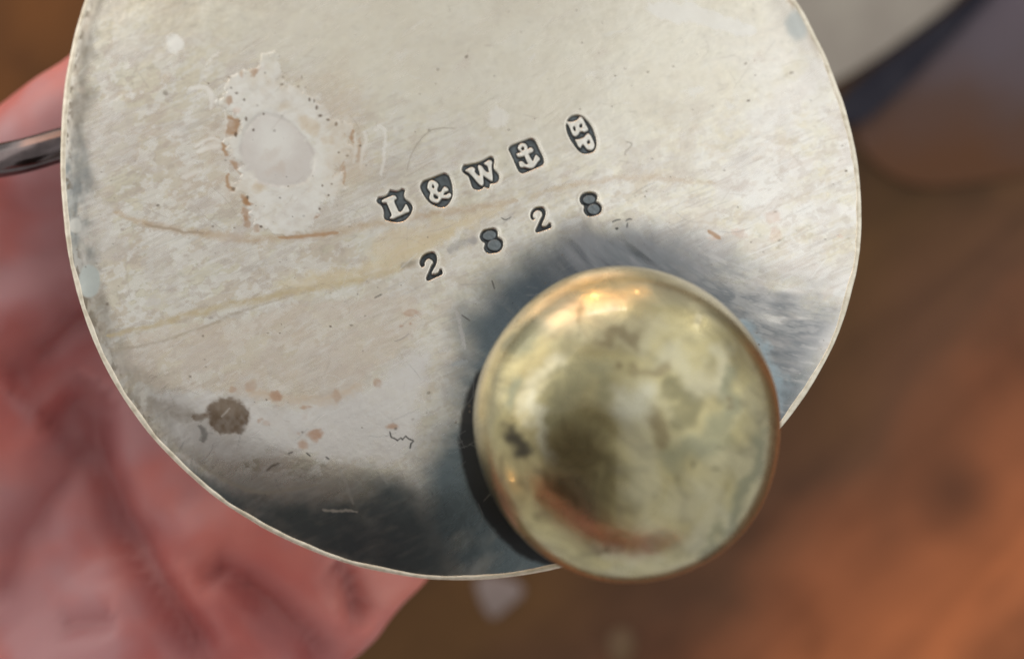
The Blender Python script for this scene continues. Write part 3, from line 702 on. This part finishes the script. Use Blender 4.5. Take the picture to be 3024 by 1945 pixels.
# ---- stamped marks
def ell(cx, cy, rx, ry, rot=0.0, n=20):
    return [(cx + rx * math.cos(a) * math.cos(rot) - ry * math.sin(a) * math.sin(rot), cy + rx * math.cos(a) * math.sin(rot) + ry * math.sin(a) * math.cos(rot)) for a in np.linspace(0, 2 * math.pi, n, endpoint=False)]
G = 12.836
marks = [
 dict(name='hallmark', label='shield hallmark with a raised capital L', org=(1100, 545, G),
  out=[(130, 590), (200, 475), (350, 460), (480, 420), (570, 330), (640, 190), (760, 220), (900, 245), (1020, 200), (1090, 150), (1180, 165), (1245, 200), (1210, 300), (1200, 400), (1225, 500), (1280, 575), (1400, 650), (1480, 740), (1530, 850), (1520, 960), (1470, 1080), (1390, 1200), (1290, 1310), (1150, 1400), (1000, 1425), (800, 1420), (620, 1390), (500, 1340), (430, 1270), (415, 1150), (425, 1050), (400, 930), (350, 830), (280, 750), (170, 680)],
  let=[('letter', [[(340, 630), (370, 565), (550, 490), (820, 380), (920, 490), (900, 535), (800, 590), (850, 720), (920, 880), (1010, 1050), (1110, 1000), (1190, 880), (1270, 710), (1340, 830), (1420, 1010), (1200, 1100), (900, 1240), (720, 1315), (630, 1270), (740, 1170), (700, 1050), (630, 890), (560, 720), (520, 680), (400, 700)]], [])]),
 dict(name='hallmark', label='rounded shield hallmark with a raised ampersand', org=(1225, 500, G),
  out=[(185, 640), (220, 540), (300, 430), (480, 365), (750, 260), (1000, 160), (1090, 130), (1200, 160), (1310, 240), (1360, 380), (1420, 560), (1440, 720), (1450, 900), (1440, 1010), (1380, 1160), (1290, 1310), (1180, 1410), (1050, 1445), (900, 1440), (750, 1380), (560, 1270), (420, 1120), (320, 960), (230, 800)],
  let=[('letter', [[(480, 650), (490, 560), (530, 450), (620, 400), (760, 440), (850, 500), (900, 590), (860, 680), (835, 790), (900, 860), (960, 870), (1010, 820), (1050, 740), (1130, 635), (1220, 690), (1285, 760), (1240, 820), (1130, 850), (1060, 960), (1180, 970), (1270, 900), (1330, 890), (1385, 950), (1350, 1050), (1250, 1110), (1100, 1100), (1000, 1095), (950, 1180), (860, 1270), (770, 1275), (650, 1230), (570, 1140), (545, 1050), (590, 920), (600, 870), (520, 780), (480, 720)]],
        [ell(692, 655, 48, 70, -0.4), [(690, 960), (770, 950), (890, 1040), (890, 1120), (780, 1120), (710, 1050)]])]),
 dict(name='hallmark', label='notched shield hallmark with a raised capital W', org=(1350, 450, G),
  out=[(155, 660), (180, 540), (230, 460), (350, 460), (550, 410), (750, 380), (950, 290), (1100, 200), (1250, 135), (1370, 180), (1430, 290), (1400, 420), (1390, 560), (1430, 670), (1540, 770), (1610, 900), (1600, 1010), (1540, 1120), (1440, 1170), (1320, 1180), (1250, 1180), (1240, 1280), (1215, 1370), (1110, 1345), (1020, 1300), (960, 1370), (860, 1410), (740, 1430), (630, 1385), (550, 1300), (510, 1150), (460, 1000), (420, 900), (320, 830), (200, 750)],
  let=[('letter', [[(290, 670), (550, 530), (650, 580), (690, 640), (650, 700), (700, 790), (880, 920), (850, 750), (800, 600), (790, 480), (850, 465), (950, 530), (1030, 660), (1130, 740), (1215, 765), (1190, 620), (1150, 510), (1050, 460), (1000, 400), (1250, 260), (1340, 370), (1300, 460), (1310, 640), (1340, 850), (1350, 1040), (1310, 1100), (1220, 1040), (1080, 940), (970, 860), (990, 1000), (1005, 1160), (960, 1250), (890, 1265), (700, 1050), (560, 880), (440, 760), (340, 720)]], [])]),
 dict(name='hallmark', label='square hallmark with a raised anchor', org=(1490, 395, G),
  out=[(130, 560), (200, 440), (500, 320), (800, 210), (930, 160), (1060, 180), (1160, 230), (1260, 420), (1360, 660), (1450, 840), (1510, 1010), (1500, 1110), (1440, 1200), (1280, 1270), (1050, 1370), (850, 1460), (680, 1510), (590, 1470), (510, 1400), (400, 1150), (280, 880), (180, 680)],
  let=[('anchor', [ell(690, 520, 178, 168), [(450, 760), (500, 730), (800, 650), (1010, 490), (1110, 620), (1050, 690), (920, 750), (750, 830), (560, 885), (500, 870)],
                   [(740, 780), (900, 740), (1000, 950), (1090, 1060), (1060, 1120), (900, 1150), (830, 1000)],
                   [(540, 1040), (700, 1040), (780, 1150), (900, 1155), (1080, 1070), (1130, 900), (1190, 780), (1290, 870), (1360, 960), (1260, 1050), (1170, 1190), (1080, 1290), (930, 1310), (700, 1250), (640, 1290), (570, 1210)]], [ell(690, 558, 66, 66)])]),
 dict(name='hallmark', label='upright oval hallmark with two raised capitals', org=(1650, 330, 11.843),
  out=[(245, 480), (255, 350), (320, 230), (430, 130), (580, 95), (730, 115), (870, 180), (980, 280), (1100, 420), (1200, 590), (1270, 770), (1325, 960), (1330, 1110), (1310, 1270), (1230, 1390), (1120, 1440), (900, 1480), (750, 1420), (640, 1320), (520, 1160), (400, 980), (310, 790), (260, 620)],
  let=[('letter', [[(255, 390), (290, 320), (400, 360), (600, 310), (680, 250), (740, 170), (800, 190), (860, 260), (940, 440), (1030, 580), (1030, 640), (960, 680), (880, 710), (800, 680), (720, 690), (690, 780), (620, 840), (540, 860), (480, 790), (430, 660), (380, 520), (320, 440)]], [ell(550, 590, 48, 88, -0.35), ell(775, 490, 62, 66)]),
       ('letter', [[(560, 960), (690, 965), (900, 895), (960, 800), (1040, 740), (1130, 830), (1180, 950), (1240, 1080), (1260, 1180), (1220, 1290), (1100, 1350), (1000, 1320), (930, 1230), (870, 1150), (800, 1150), (770, 1240), (740, 1270), (690, 1210), (630, 1080)]], [ell(1045, 1060, 60, 66)])]),
 dict(name='stamped_number', label='stamped figure 2, leftmost of the four numbers', org=(1220, 730, 14.667),
  out=[(280, 760), (265, 620), (310, 460), (430, 320), (600, 230), (800, 185), (930, 220), (1020, 330), (1060, 480), (1040, 640), (980, 790), (900, 930), (820, 1080), (800, 1160), (960, 1150), (1080, 1080), (1130, 940), (1250, 930), (1300, 1160), (1150, 1230), (900, 1340), (720, 1440), (630, 1465), (560, 1400), (550, 1290), (620, 1130), (700, 960), (760, 780), (850, 680), (840, 580), (740, 510), (650, 490), (560, 560), (500, 680), (520, 780), (450, 850), (370, 880)], let=[]),
 dict(name='stamped_number', label='stamped figure 8 between the two figures 2', org=(1400, 660, 14.667), eight=1,
  out=[(230, 540), (260, 430), (350, 300), (480, 240), (640, 215), (830, 180), (960, 230), (1030, 330), (1040, 450), (1020, 560), (1130, 630), (1230, 700), (1280, 860), (1240, 1030), (1150, 1170), (1000, 1260), (850, 1265), (700, 1300), (580, 1280), (460, 1180), (410, 1060), (430, 960), (470, 880), (450, 820), (340, 770), (260, 670)],
  let=[('counter', [ell(665, 495, 285, 205, -0.25)], []), ('counter', [ell(875, 915, 285, 245, -0.2)], [])]),
 dict(name='stamped_number', label='stamped figure 2 just above the ball foot', org=(1550, 555, 9.979),
  out=[(150, 800), (170, 700), (240, 600), (350, 555), (470, 545), (570, 580), (620, 670), (630, 760), (590, 880), (540, 980), (500, 1080), (530, 1140), (620, 1110), (670, 1060), (720, 1010), (780, 1050), (800, 1160), (700, 1200), (560, 1250), (430, 1290), (330, 1320), (295, 1240), (340, 1150), (400, 1020), (450, 900), (510, 800), (500, 720), (440, 670), (370, 650), (290, 700), (240, 780), (260, 880), (320, 920), (270, 950), (180, 920)], let=[]),
 dict(name='stamped_number', label='stamped figure 8, rightmost of the four numbers', org=(1550, 555, 9.979), eight=1,
  out=[(1610, 300), (1640, 210), (1720, 140), (1850, 110), (2000, 115), (2100, 160), (2150, 250), (2140, 340), (2110, 390), (2210, 450), (2280, 550), (2280, 650), (2220, 750), (2100, 800), (2000, 830), (1870, 830), (1780, 770), (1730, 680), (1730, 610), (1750, 550), (1730, 510), (1660, 470), (1620, 400)],
  let=[('counter', [ell(1895, 325, 180, 128, -0.2)], []), ('counter', [ell(2030, 610, 178, 152, -0.2)], [])]),
]
OWNER = np.zeros(U.shape, int)              # 0 = plate, else part id
parts = []
FIELD = np.array([0.105, 0.122, 0.132]); FDARK = np.array([0.018, 0.020, 0.022]); LET = np.array([0.80, 0.78, 0.72])
HBASE = HGT.copy()
for mk in marks:
    o = mk['org']
    P = smooth_poly(z_pts(*o, mk['out']), 1)
    w = box(P, 22)
    x, y = PX[w], PY[w]
    sd = poly_sdf(x, y, P)
    sl = np.full(x.shape, 1e9); kids = []
    for nm, adds, holes in mk['let']:
        s1 = np.full(x.shape, 1e9)
        for a in adds: s1 = np.minimum(s1, poly_sdf(x, y, smooth_poly(z_pts(*o, a), 1)))
        for h in holes: s1 = np.maximum(s1, -poly_sdf(x, y, z_pts(*o, h)))
        kids.append((nm, s1)); sl = np.minimum(sl, s1)
    inside = 1 - sstep(-2.5, 1.0, sd)
    depth = 0.16
    if mk.get('eight'):
        hk = 0.45 * (1 - sstep(-2, 2.5, sl))
    else:
        hk = 0.95 * (1 - sstep(-1.0, 2.0, sl))
    if not mk['let']: depth = 0.14
    HGT[w] += -depth * inside * (1 - hk) + 0.012 * np.exp(-((sd - 4) / 4.5) ** 2)
    # bright burnished burr round the punch, then dark tarnish in the sunk field
    over(w, 0.62 * np.exp(-((sd - 5) / 6.5) ** 2) * (sd > -1) * np.clip(0.25 + 1.5 * (fbm(x / 20 + 3, y / 20, 3) - 0.25), 0, 1), np.array([0.86, 0.82, 0.74]), 0.15)
    near = np.minimum(-sd, np.abs(sl)) if mk['let'] else -sd
    fld = FDARK + (FIELD - FDARK) * sstep(2.0, 8.0, near)[..., None] if mk['let'] else FDARK * 0.9 + (FIELD * 0.55 - FDARK * 0.9) * sstep(3.5, 6.5, near)[..., None]
    fld = fld * (0.55 + 0.9 * fbm(x / 11 + 7, y / 11 + 3, 3))[..., None]
    over(w, inside, fld, 0.25)
    HGT[w] += inside * 0.05 * (fbm(x / 8 + 7, y / 8 + 3, 3) - 0.5)
    lm = 1 - sstep(-1.2, 1.2, sl)
    if mk.get('eight'): over(w, lm * inside, np.array([0.165, 0.19, 0.205]), 0.3)
    elif mk['let']: over(w, lm, LET, 0.2)
    pid = len(parts) + 1; parts.append((mk['name'], mk['label'], None))
    ow = OWNER[w]; ow[sd < 0.5] = pid
    for nm, s1 in kids:
        kid = len(parts) + 1; parts.append((nm, None, pid)); ow[s1 < 0.3] = kid
    OWNER[w] = ow
# scar pad is a part of its own
pid = len(parts) + 1; parts.append(('solder_scar', 'round pale scar ringed with brown flakes where a foot broke off', None))
OWNER[(pad_sd < 2) & (OWNER == 0)] = pid

XYZ = np.stack([U, V, HGT], -1).reshape(-1, 3) * MM
nx = len(gx); ny = len(gy)
ii = (np.arange(ny - 1)[:, None] * nx + np.arange(nx - 1)[None, :])
quads = np.stack([ii, ii + nx, ii + nx + 1, ii + 1], -1).reshape(-1, 4)
fc = lambda A: 0.25 * (A[:-1, :-1] + A[1:, :-1] + A[1:, 1:] + A[:-1, 1:])
keep = (fc(DEDGE) > 0.10).ravel()
owner = OWNER[:-1, :-1].ravel()
# analytic normals of the whole sheet so that the pieces meet without seams
gu = np.gradient(HGT, axis=1) / np.gradient(U, axis=1)
gv = np.gradient(HGT, axis=0) / np.gradient(V, axis=0)
NRM = np.stack([-gu, -gv, np.ones_like(gu)], -1); NRM /= np.linalg.norm(NRM, axis=-1, keepdims=True); NRM = NRM.reshape(-1, 3)
attrs = {'surface_tint': np.concatenate([STC, STA[..., None]], -1).reshape(-1, 4), 'dull': DULL.ravel()}  # tint holds stains plus the painted reflections and contact shade
objs = {}
def plate_piece(name, sel, parent):
    q = quads[sel]
    o = np_mesh(name, XYZ, q, M_plate, parent, attrs)
    o.data.normals_split_custom_set_from_vertices([tuple(n) for n in NRM[np.unique(q)]])
    return o
base = plate_piece('base_plate', keep & (owner == 0), dish)
for i, (nm, lab, par) in enumerate(parts):
    sel = keep & (owner == i + 1)
    if not sel.any(): continue
    o = plate_piece(nm, sel, objs[par] if par else dish)
    if lab: o['label'] = lab
    objs[i + 1] = o

# rim bead and the body behind the plate
NT = 420
tt = np.linspace(0, 2 * math.pi, NT, endpoint=False)
ro = r_out(tt) + 0.10 * (fbm(tt * 14 + 3, tt * 0 + 5, 3) - 0.5)
leftness = 0.5 - 0.5 * np.cos(tt)
wid = 0.30 + 0.42 * leftness ** 2 * np.clip(0.6 + 0.4 * np.sin(tt + 0.3), 0.2, 1) + 0.22 * np.clip(np.cos(tt), 0, 1)
wid = wid * (0.60 + 0.8 * fbm(tt * 16, tt * 0 + 2, 4))
edge_h = np.interp(tt, np.sort(np.mod(TH[(DEDGE > 0.1) & (DEDGE < 0.5)], 2 * math.pi)), HGT[(DEDGE > 0.1) & (DEDGE < 0.5)][np.argsort(np.mod(TH[(DEDGE > 0.1) & (DEDGE < 0.5)], 2 * math.pi))])
k = np.exp(-np.linspace(-2, 2, 25) ** 2); k /= k.sum()
edge_h = np.convolve(np.concatenate([edge_h[-12:], edge_h, edge_h[:12]]), k, 'valid')
def ring_mesh(name, prof, mat):
    """prof: list of (inset mm array, height mm array)"""
    vs = []
    for ins, h in prof:
        r = ro - ins
        vs.append(np.stack([CU + r * np.cos(tt), CV + r * np.sin(tt), h + 0 * tt], -1))
    v = np.concatenate(vs) * MM
    q = []
    n = len(prof)
    for i in range(n - 1):
        for j in range(NT):
            k2 = (j + 1) % NT
            q.append((i * NT + j, (i + 1) * NT + j, (i + 1) * NT + k2, i * NT + k2))
    q = np.array(q)[:, ::-1]
    return np_mesh(name, v, q, mat, dish)
a = np.linspace(0, math.pi, 7)
prof = [(wid * 0.5 + wid * 0.5 * math.cos(x), edge_h + 0.02 + wid * 0.16 * math.sin(x)) for x in a]
prof = [(wid * 1.0 + 0.05, edge_h - 0.15)] + prof + [(0.02 + 0 * tt, edge_h - 0.35)]
ring_mesh('rim', prof, M_rim)
prof = [(0.06 + 0 * tt, edge_h - 0.30), (0.9 + 0 * tt, -2.2), (2.6 + 0 * tt, -4.6), (6.0 + 0 * tt, -6.8), (12 + 0 * tt, -8.2), (22 + 0 * tt, -8.8), (ro - 0.2, -9.0)]
ring_mesh('body', prof, M_body)

# ball foot
bz = 11.2; br = 12.05; BFLAT = 0.64
bx, by, _ = at(BALL_PX[0], BALL_PX[1] - 9, bz)
bl = (bx, ct * by - st * bz, st * by + ct * bz)        # into dish coordinates
bm = bmesh.new()
bmesh.ops.create_uvsphere(bm, u_segments=300, v_segments=190, radius=1)
for v in bm.verts:
    n = v.co.normalized()
    d = 1 + 0.004 * math.sin(n.x * 5 + n.y * 3) + 0.003 * math.sin(n.y * 7 - n.z * 4 + 1)
    v.co = Vector((n.x * br * 0.975 * d, n.y * br * 1.02 * d, n.z * br * BFLAT * d)) * MM
for f in bm.faces: f.smooth = True
me = bpy.data.meshes.new('ball_foot'); bm.to_mesh(me); bm.free(); me.materials.append(M_ball)
nb = len(me.vertices); bc = np.empty(nb * 3, np.float32); me.vertices.foreach_get('co', bc); bc = bc.reshape(-1, 3) / MM + np.array(bl)
bwy = ct * bc[:, 1] + st * bc[:, 2]; bwz = -st * bc[:, 1] + ct * bc[:, 2]
bf = K * (CAM - bwz) / CAM
BX = bc[:, 0] / bf + W0 / 2; BY = -bwy / bf + H0 / 2
front = bc[:, 2] > bl[2] - 2
bcol = np.zeros((nb, 3)); balp = np.zeros(nb)
bwx = (fbm(BX / 60 + 2, BY / 60, 4) - 0.5) * 90; bwy_ = (fbm(BX / 60 + 22, BY / 60 + 9, 4) - 0.5) * 90
def smudge(pts, width, col, a, soft=0.7):      # smudges rubbed on the ball, read off in 2394 pixel view
    global bcol, balp
    P = [(x * 1.2631, y * 1.2631) for x, y in pts]
    if len(P) == 1: P = P * 2
    d, t = seg_dist(BX + bwx, BY + bwy_, P)
    m = min(1.0, a * 1.35) * (1 - sstep(1 - soft, 1 + soft, d / (width * 1.2631))) * front
    a1 = m + balp * (1 - m)
    bcol = np.where((a1 > 1e-5)[:, None], (np.asarray(col) * m[:, None] + bcol * (balp * (1 - m))[:, None]) / np.maximum(a1, 1e-5)[:, None], bcol); balp = a1
OL = (0.17, 0.155, 0.08); PALE = (0.58, 0.555, 0.42); GG = (0.235, 0.235, 0.15); BRN = (0.17, 0.125, 0.06)
for pts, wd, c, a in [([(1215, 815), (1260, 770)], 26, GG, 0.6), ([(1195, 905), (1190, 930)], 20, GG, 0.7), ([(1198, 1005), (1215, 1040)], 20, (0.06, 0.05, 0.03), 0.85), ([(1300, 740), (1420, 760), (1500, 770)], 40, PALE, 0.25),
    ([(1350, 720), (1345, 780)], 5, OL, 0.5), ([(1330, 800), (1330, 900), (1290, 960)], 40, GG, 0.35), ([(1400, 790), (1450, 770), (1490, 790)], 10, BRN, 0.4), ([(1560, 840), (1600, 850), (1640, 900)], 30, PALE, 0.30), ([(1480, 860), (1550, 870)], 12, BRN, 0.4),
    ([(1475, 950)], 46, PALE, 0.75), ([(1500, 1040), (1500, 1130)], 42, PALE, 0.25), ([(1410, 900), (1390, 860)], 24, GG, 0.35), ([(1530, 990), (1550, 1010)], 24, BRN, 0.5), ([(1560, 910), (1620, 930), (1600, 980)], 22, OL, 0.55), ([(1570, 1060), (1640, 1040), (1690, 1000)], 30, GG, 0.5),
    ([(1690, 830), (1690, 900)], 24, PALE, 0.3), ([(1720, 870), (1700, 960)], 18, GG, 0.55), ([(1780, 1020), (1770, 1100), (1700, 1200)], 16, GG, 0.6), ([(1600, 1180), (1660, 1150)], 40, PALE, 0.25), ([(1250, 940), (1260, 1000), (1300, 1080)], 13, PALE, 0.5), ([(1270, 1110), (1340, 1180)], 14, OL, 0.5),
    ([(1420, 1280), (1500, 1300)], 26, PALE, 0.4), ([(1400, 1290), (1420, 1275)], 8, BRN, 0.6), ([(1620, 1250), (1680, 1210)], 24, PALE, 0.3), ([(1640, 1290), (1720, 1200)], 12, GG, 0.5), ([(1300, 850), (1240, 900), (1230, 960)], 18, PALE, 0.35), ([(1440, 850)], 8, BRN, 0.6), ([(1560, 1120)], 6, BRN, 0.6), ([(1610, 1100)], 9, OL, 0.6), ([(1520, 1150)], 6, OL, 0.6), ([(1680, 1090)], 7, OL, 0.5), ([(1700, 930)], 7, BRN, 0.5)]:
    smudge(pts, wd, c, a)
ba = me.attributes.new('surface_tint', 'FLOAT_COLOR', 'POINT'); ba.data.foreach_set('color', np.c_[bcol, balp].astype(np.float32).ravel())
ball = link(bpy.data.objects.new('ball_foot', me), dish)
ball.location = Vector(bl) * MM
ball['label'] = 'worn brassy ball foot at the lower right of the dish'

bm = bmesh.new()
r = bmesh.ops.create_cone(bm, cap_ends=True, segments=48, radius1=6.6, radius2=5.6, depth=6.0)
bmesh.ops.bevel(bm, geom=[e for e in bm.edges if abs(e.verts[0].co.z - e.verts[1].co.z) < 1e-6], offset=0.4, segments=2, affect='EDGES')
bmesh.ops.scale(bm, vec=(MM, MM, MM), verts=bm.verts)
me = bpy.data.meshes.new('collar'); bm.to_mesh(me); bm.free(); me.materials.append(M_body)
collar = link(bpy.data.objects.new('collar', me), dish)
collar.location = (bl[0] * MM, bl[1] * MM, 0.0008)

# strap handle curving out to the left from behind the rim
SECT = [(1.0, -0.55), (1.03, -0.2), (1.0, 0.05), (0.93, 0.20), (0.70, 0.355), (0.45, 0.515), (0.23, 0.66), (0.10, 0.71), (-0.2, 0.73), (-0.55, 0.70), (-0.85, 0.52), (-0.98, 0.15), (-1.0, -0.2), (-0.95, -0.6), (-0.7, -0.95), (0.0, -1.0), (0.7, -0.95), (0.92, -0.8)]   # strap with a broad upper chamfer
def tube(name, path, ry, rz, mat, parent):
    n = len(SECT)
    vs = []; fs = []
    P = [Vector(p) for p in path]
    for i, p in enumerate(P):
        t = (P[min(i + 1, len(P) - 1)] - P[max(i - 1, 0)]).normalized()
        s = Vector((0, 0, 1)).cross(t).normalized(); u = t.cross(s)
        for a_, b_ in SECT:
            vs.append((p - s * (a_ * ry) + u * (b_ * rz)) * MM)
    m = len(P)
    for i in range(m - 1):
        for j in range(n):
            k2 = (j + 1) % n
            fs.append((i * n + j, (i + 1) * n + j, (i + 1) * n + k2, i * n + k2))
    fs.append(tuple(range(n))[::-1]); fs.append(tuple(range((m - 1) * n, m * n)))
    return mesh_obj(name, vs, fs, mat, parent)
def to_dish(p): return (p[0], ct * p[1] - st * p[2], st * p[1] + ct * p[2])
hz = -10
ctrl = [at(420, 350, -15), at(300, 395, -12.5), at(180, 424, hz - 1), at(60, 458, hz), at(-60, 478, hz - 1), at(-190, 484, hz - 3), at(-320, 470, hz - 6), at(-400, 420, hz - 10), at(-390, 330, hz - 14), at(-290, 250, hz - 15), at(-120, 190, hz - 13), at(80, 150, hz - 8), at(300, 140, hz - 4)]
cs = smooth_line([tuple(c) for c in ctrl], 0)
def catmull(P, k=8):
    out = []
    for i in range(len(P) - 1):
        p0 = Vector(P[max(i - 1, 0)]); p1 = Vector(P[i]); p2 = Vector(P[i + 1]); p3 = Vector(P[min(i + 2, len(P) - 1)])
        for j in range(k):
            t = j / k
            out.append(0.5 * ((2 * p1) + (p2 - p0) * t + (2 * p0 - 5 * p1 + 4 * p2 - p3) * t * t + (3 * p1 - p0 - 3 * p2 + p3) * t ** 3))
    return out + [Vector(P[-1])]
handle = tube('handle', [to_dish(p) for p in catmull(ctrl[:7] + [at(-330, 560, hz - 12), at(-150, 590, hz - 10), at(150, 560, hz - 4), at(420, 540, -4)][:0])], 1.75, 1.1, M_handle, dish)
handle['label'] = 'dark curved handle with a bright upper edge, cut by the left frame'

# ------------------------------------------------------------------ the hand that holds the dish
D = Vector((0.77, 0.63, 0)).normalized(); Pp = Vector((-D.y, D.x, 0)); O = Vector((-6.4, -27.6, 0))
def hp(s, t, z): return O + D * s + Pp * t + Vector((0, 0, z))
def ellipsoid(bm, c, rs):
    M = Matrix((D, Pp, Vector((0, 0, 1)))).transposed().to_4x4()
    r = bmesh.ops.create_uvsphere(bm, u_segments=32, v_segments=20, radius=1)
    bmesh.ops.transform(bm, matrix=Matrix.Translation(hp(*c)) @ M @ Matrix.Diagonal((*rs, 1)), verts=r['verts'])
def capsule(bm, pts, radii):
    n = 16
    for (a, ra), (b, rb) in zip(list(zip(pts, radii))[:-1], list(zip(pts, radii))[1:]):
        a, b = Vector(a), Vector(b)
        r = bmesh.ops.create_cone(bm, cap_ends=True, segments=n, radius1=ra, radius2=rb, depth=(b - a).length)
        q = Vector((0, 0, 1)).rotation_difference((b - a).normalized()).to_matrix().to_4x4()
        bmesh.ops.transform(bm, matrix=Matrix.Translation((a + b) / 2) @ q, verts=r['verts'])
    for p, r_ in zip(pts, radii):
        r = bmesh.ops.create_uvsphere(bm, u_segments=n, v_segments=12, radius=r_)
        bmesh.ops.translate(bm, vec=Vector(p), verts=r['verts'])
bm = bmesh.new()
ellipsoid(bm, (-28, 33, -36), (58, 34, 13))
ellipsoid(bm, (-34, 14, -33), (46, 16.5, 15))          # heel on the little finger side
ellipsoid(bm, (-12, 14, -33), (34, 13.5, 13))
ellipsoid(bm, (-40, 52, -31), (40, 17, 15))            # ball of the thumb
ellipsoid(bm, (0, 40, -36), (30, 16, 11))
capsule(bm, [hp(-150, 34, -46), hp(-100, 34, -42), hp(-60, 33, -38)], [30, 25, 23])     # wrist and forearm
capsule(bm, [hp(-48, 58, -32), hp(-14, 63, -28), hp(14, 62, -26), hp(32, 56, -25)], [13, 10, 9, 7.5])   # thumb
for t, L, r in ((9, 0.82, 7.6), (25, 0.95, 8.4), (41, 1.0, 8.8), (55, 0.94, 8.5)):
    capsule(bm, [hp(8, t, -36), hp(8 + 36 * L, t, -37), hp(8 + 44 * L, t + 1, -27), hp(8 + 26 * L, t + 2, -22 + 0.05 * t)], [r, r * 0.95, r * 0.9, r * 0.8])
bmesh.ops.scale(bm, vec=(MM, MM, MM), verts=bm.verts)
me = bpy.data.meshes.new('raw'); bm.to_mesh(me); bm.free()
raw = bpy.data.objects.new('raw', me); sc.collection.objects.link(raw)
md = raw.modifiers.new('r', 'REMESH'); md.mode = 'VOXEL'; md.voxel_size = 0.0011
ms = raw.modifiers.new('s', 'SMOOTH'); ms.iterations = 14; ms.factor = 0.6
dg = bpy.context.evaluated_depsgraph_get()
hm = bpy.data.meshes.new_from_object(raw.evaluated_get(dg))
bpy.data.objects.remove(raw)
n = len(hm.vertices)
co = np.empty(n * 3, np.float32); hm.vertices.foreach_get('co', co); co = co.reshape(-1, 3) / MM
no = np.empty(n * 3, np.float32); hm.vertices.foreach_get('normal', no); no = no.reshape(-1, 3)
f = K * (CAM - co[:, 2]) / CAM
hx = co[:, 0] / f + W0 / 2; hy = -co[:, 1] / f + H0 / 2
crease = np.zeros(n); disp = np.zeros(n)
Z4 = lambda pts: z_pts(0, 1245, 1.842, pts); Z3 = lambda pts: z_pts(0, 600, 2.2, pts)
wobx = 40 * (fbm(hx / 120 + 5, hy / 120, 3) - 0.5)
for pts, wd, dep in [(Z4([(470, 100), (560, 400), (740, 720), (900, 1000), (1040, 1200), (1150, 1400)]), 30, 0.7), (Z4([(1280, 840), (1480, 1000), (1680, 1190), (1800, 1400)]), 28, 0.7), (Z4([(1880, 850), (1950, 1000), (2000, 1100)]), 26, 0.8), (Z4([(420, 110), (240, 360), (70, 690)]), 26, 0.5), (Z3([(560, 700), (420, 820), (240, 990)]), 28, 0.6), (Z4([(600, 300), (820, 420), (1000, 620)]), 24, 0.35), (Z4([(420, -120), (500, 150), (600, 500), (750, 720), (900, 1000), (1050, 1200), (1200, 1400)]), 62, 2.4), (Z4([(450, 60), (250, 350), (60, 700), (-40, 1000)]), 55, 1.3),
                     (Z4([(1150, 760), (1300, 830), (1500, 1000), (1700, 1200), (1830, 1400)]), 58, 1.8), (Z4([(1800, 760), (1900, 880), (1960, 1000), (2010, 1110)]), 40, 2.0),
                     (Z3([(620, 640), (450, 800), (250, 980), (20, 1180)]), 75, 2.0), (Z3([(640, 1180), (480, 1380), (300, 1500)]), 60, 1.3), (Z4([(300, 1090), (450, 1080), (600, 1060)]), 40, 1.0), (Z4([(750, 560), (1000, 700), (1200, 900)]), 45, 0.8)]:
    d, t = seg_dist(hx + wobx, hy + wobx, smooth_line(pts, 2))
    wd = wd * 1.25; dep = dep * 0.95
    g = np.exp(-(d / wd) ** 2) * (no[:, 2] > -0.2) * np.clip(5 * (1 - t), 0, 1) * np.clip(5 * t + 0.3, 0, 1)
    crease = np.maximum(crease, g * min(1, dep / 1.4)); disp -= dep * g
disp += 1.6 * (fbm(hx / 260 + 1, hy / 260 + 4, 3) - 0.5)
co = co + no * disp[:, None]
hm.vertices.foreach_set('co', (co * MM).astype(np.float32).ravel())
at_ = hm.attributes.new('crease', 'FLOAT', 'POINT'); at_.data.foreach_set('value', crease.astype(np.float32))
hm.polygons.foreach_set('use_smooth', np.full(len(hm.polygons), True))
hm.materials.clear(); hm.materials.append(M_skin); hm.name = 'person'
hand = link(bpy.data.objects.new('person', hm))
hand['label'] = 'bare hand, palm up, holding the silver dish from behind'; hand['category'] = 'person'

# ------------------------------------------------------------------ the phone taking the picture, mirrored dark in the ball and the lower plate
phone = empty('phone', (-0.0480, -0.047, 0.098), 'dark phone taking the picture, seen only as a reflection in the ball foot', 'phone')
bm = bmesh.new()
bmesh.ops.create_cube(bm, size=1)
bmesh.ops.scale(bm, vec=(0.097, 0.172, 0.008), verts=bm.verts)
bmesh.ops.bevel(bm, geom=[e for e in bm.edges if abs((e.verts[0].co - e.verts[1].co).z) > 0.005], offset=0.010, segments=5, affect='EDGES')
bmesh.ops.bevel(bm, geom=[e for e in bm.edges if abs(e.verts[0].co.z - e.verts[1].co.z) < 1e-6], offset=0.0015, segments=2, affect='EDGES')
me = bpy.data.meshes.new('phone_body'); bm.to_mesh(me); bm.free(); me.materials.append(M_black)
pb = link(bpy.data.objects.new('phone_body', me), phone); pb.location = (0, 0, 0.0045)

# the other hand, below the frame, holding the phone
other = hand.copy()
sc.collection.objects.link(other)
other.matrix_world = (Matrix.Translation((0.010, -0.122, 0.085)) @ Matrix.Rotation(math.radians(14), 4, 'Z') @ Matrix.Rotation(math.radians(180), 4, 'X') @ Matrix.Translation((0.040, 0.017, 0.033)))
other['label'] = 'second hand below the frame, a pink reflection low in the ball foot'
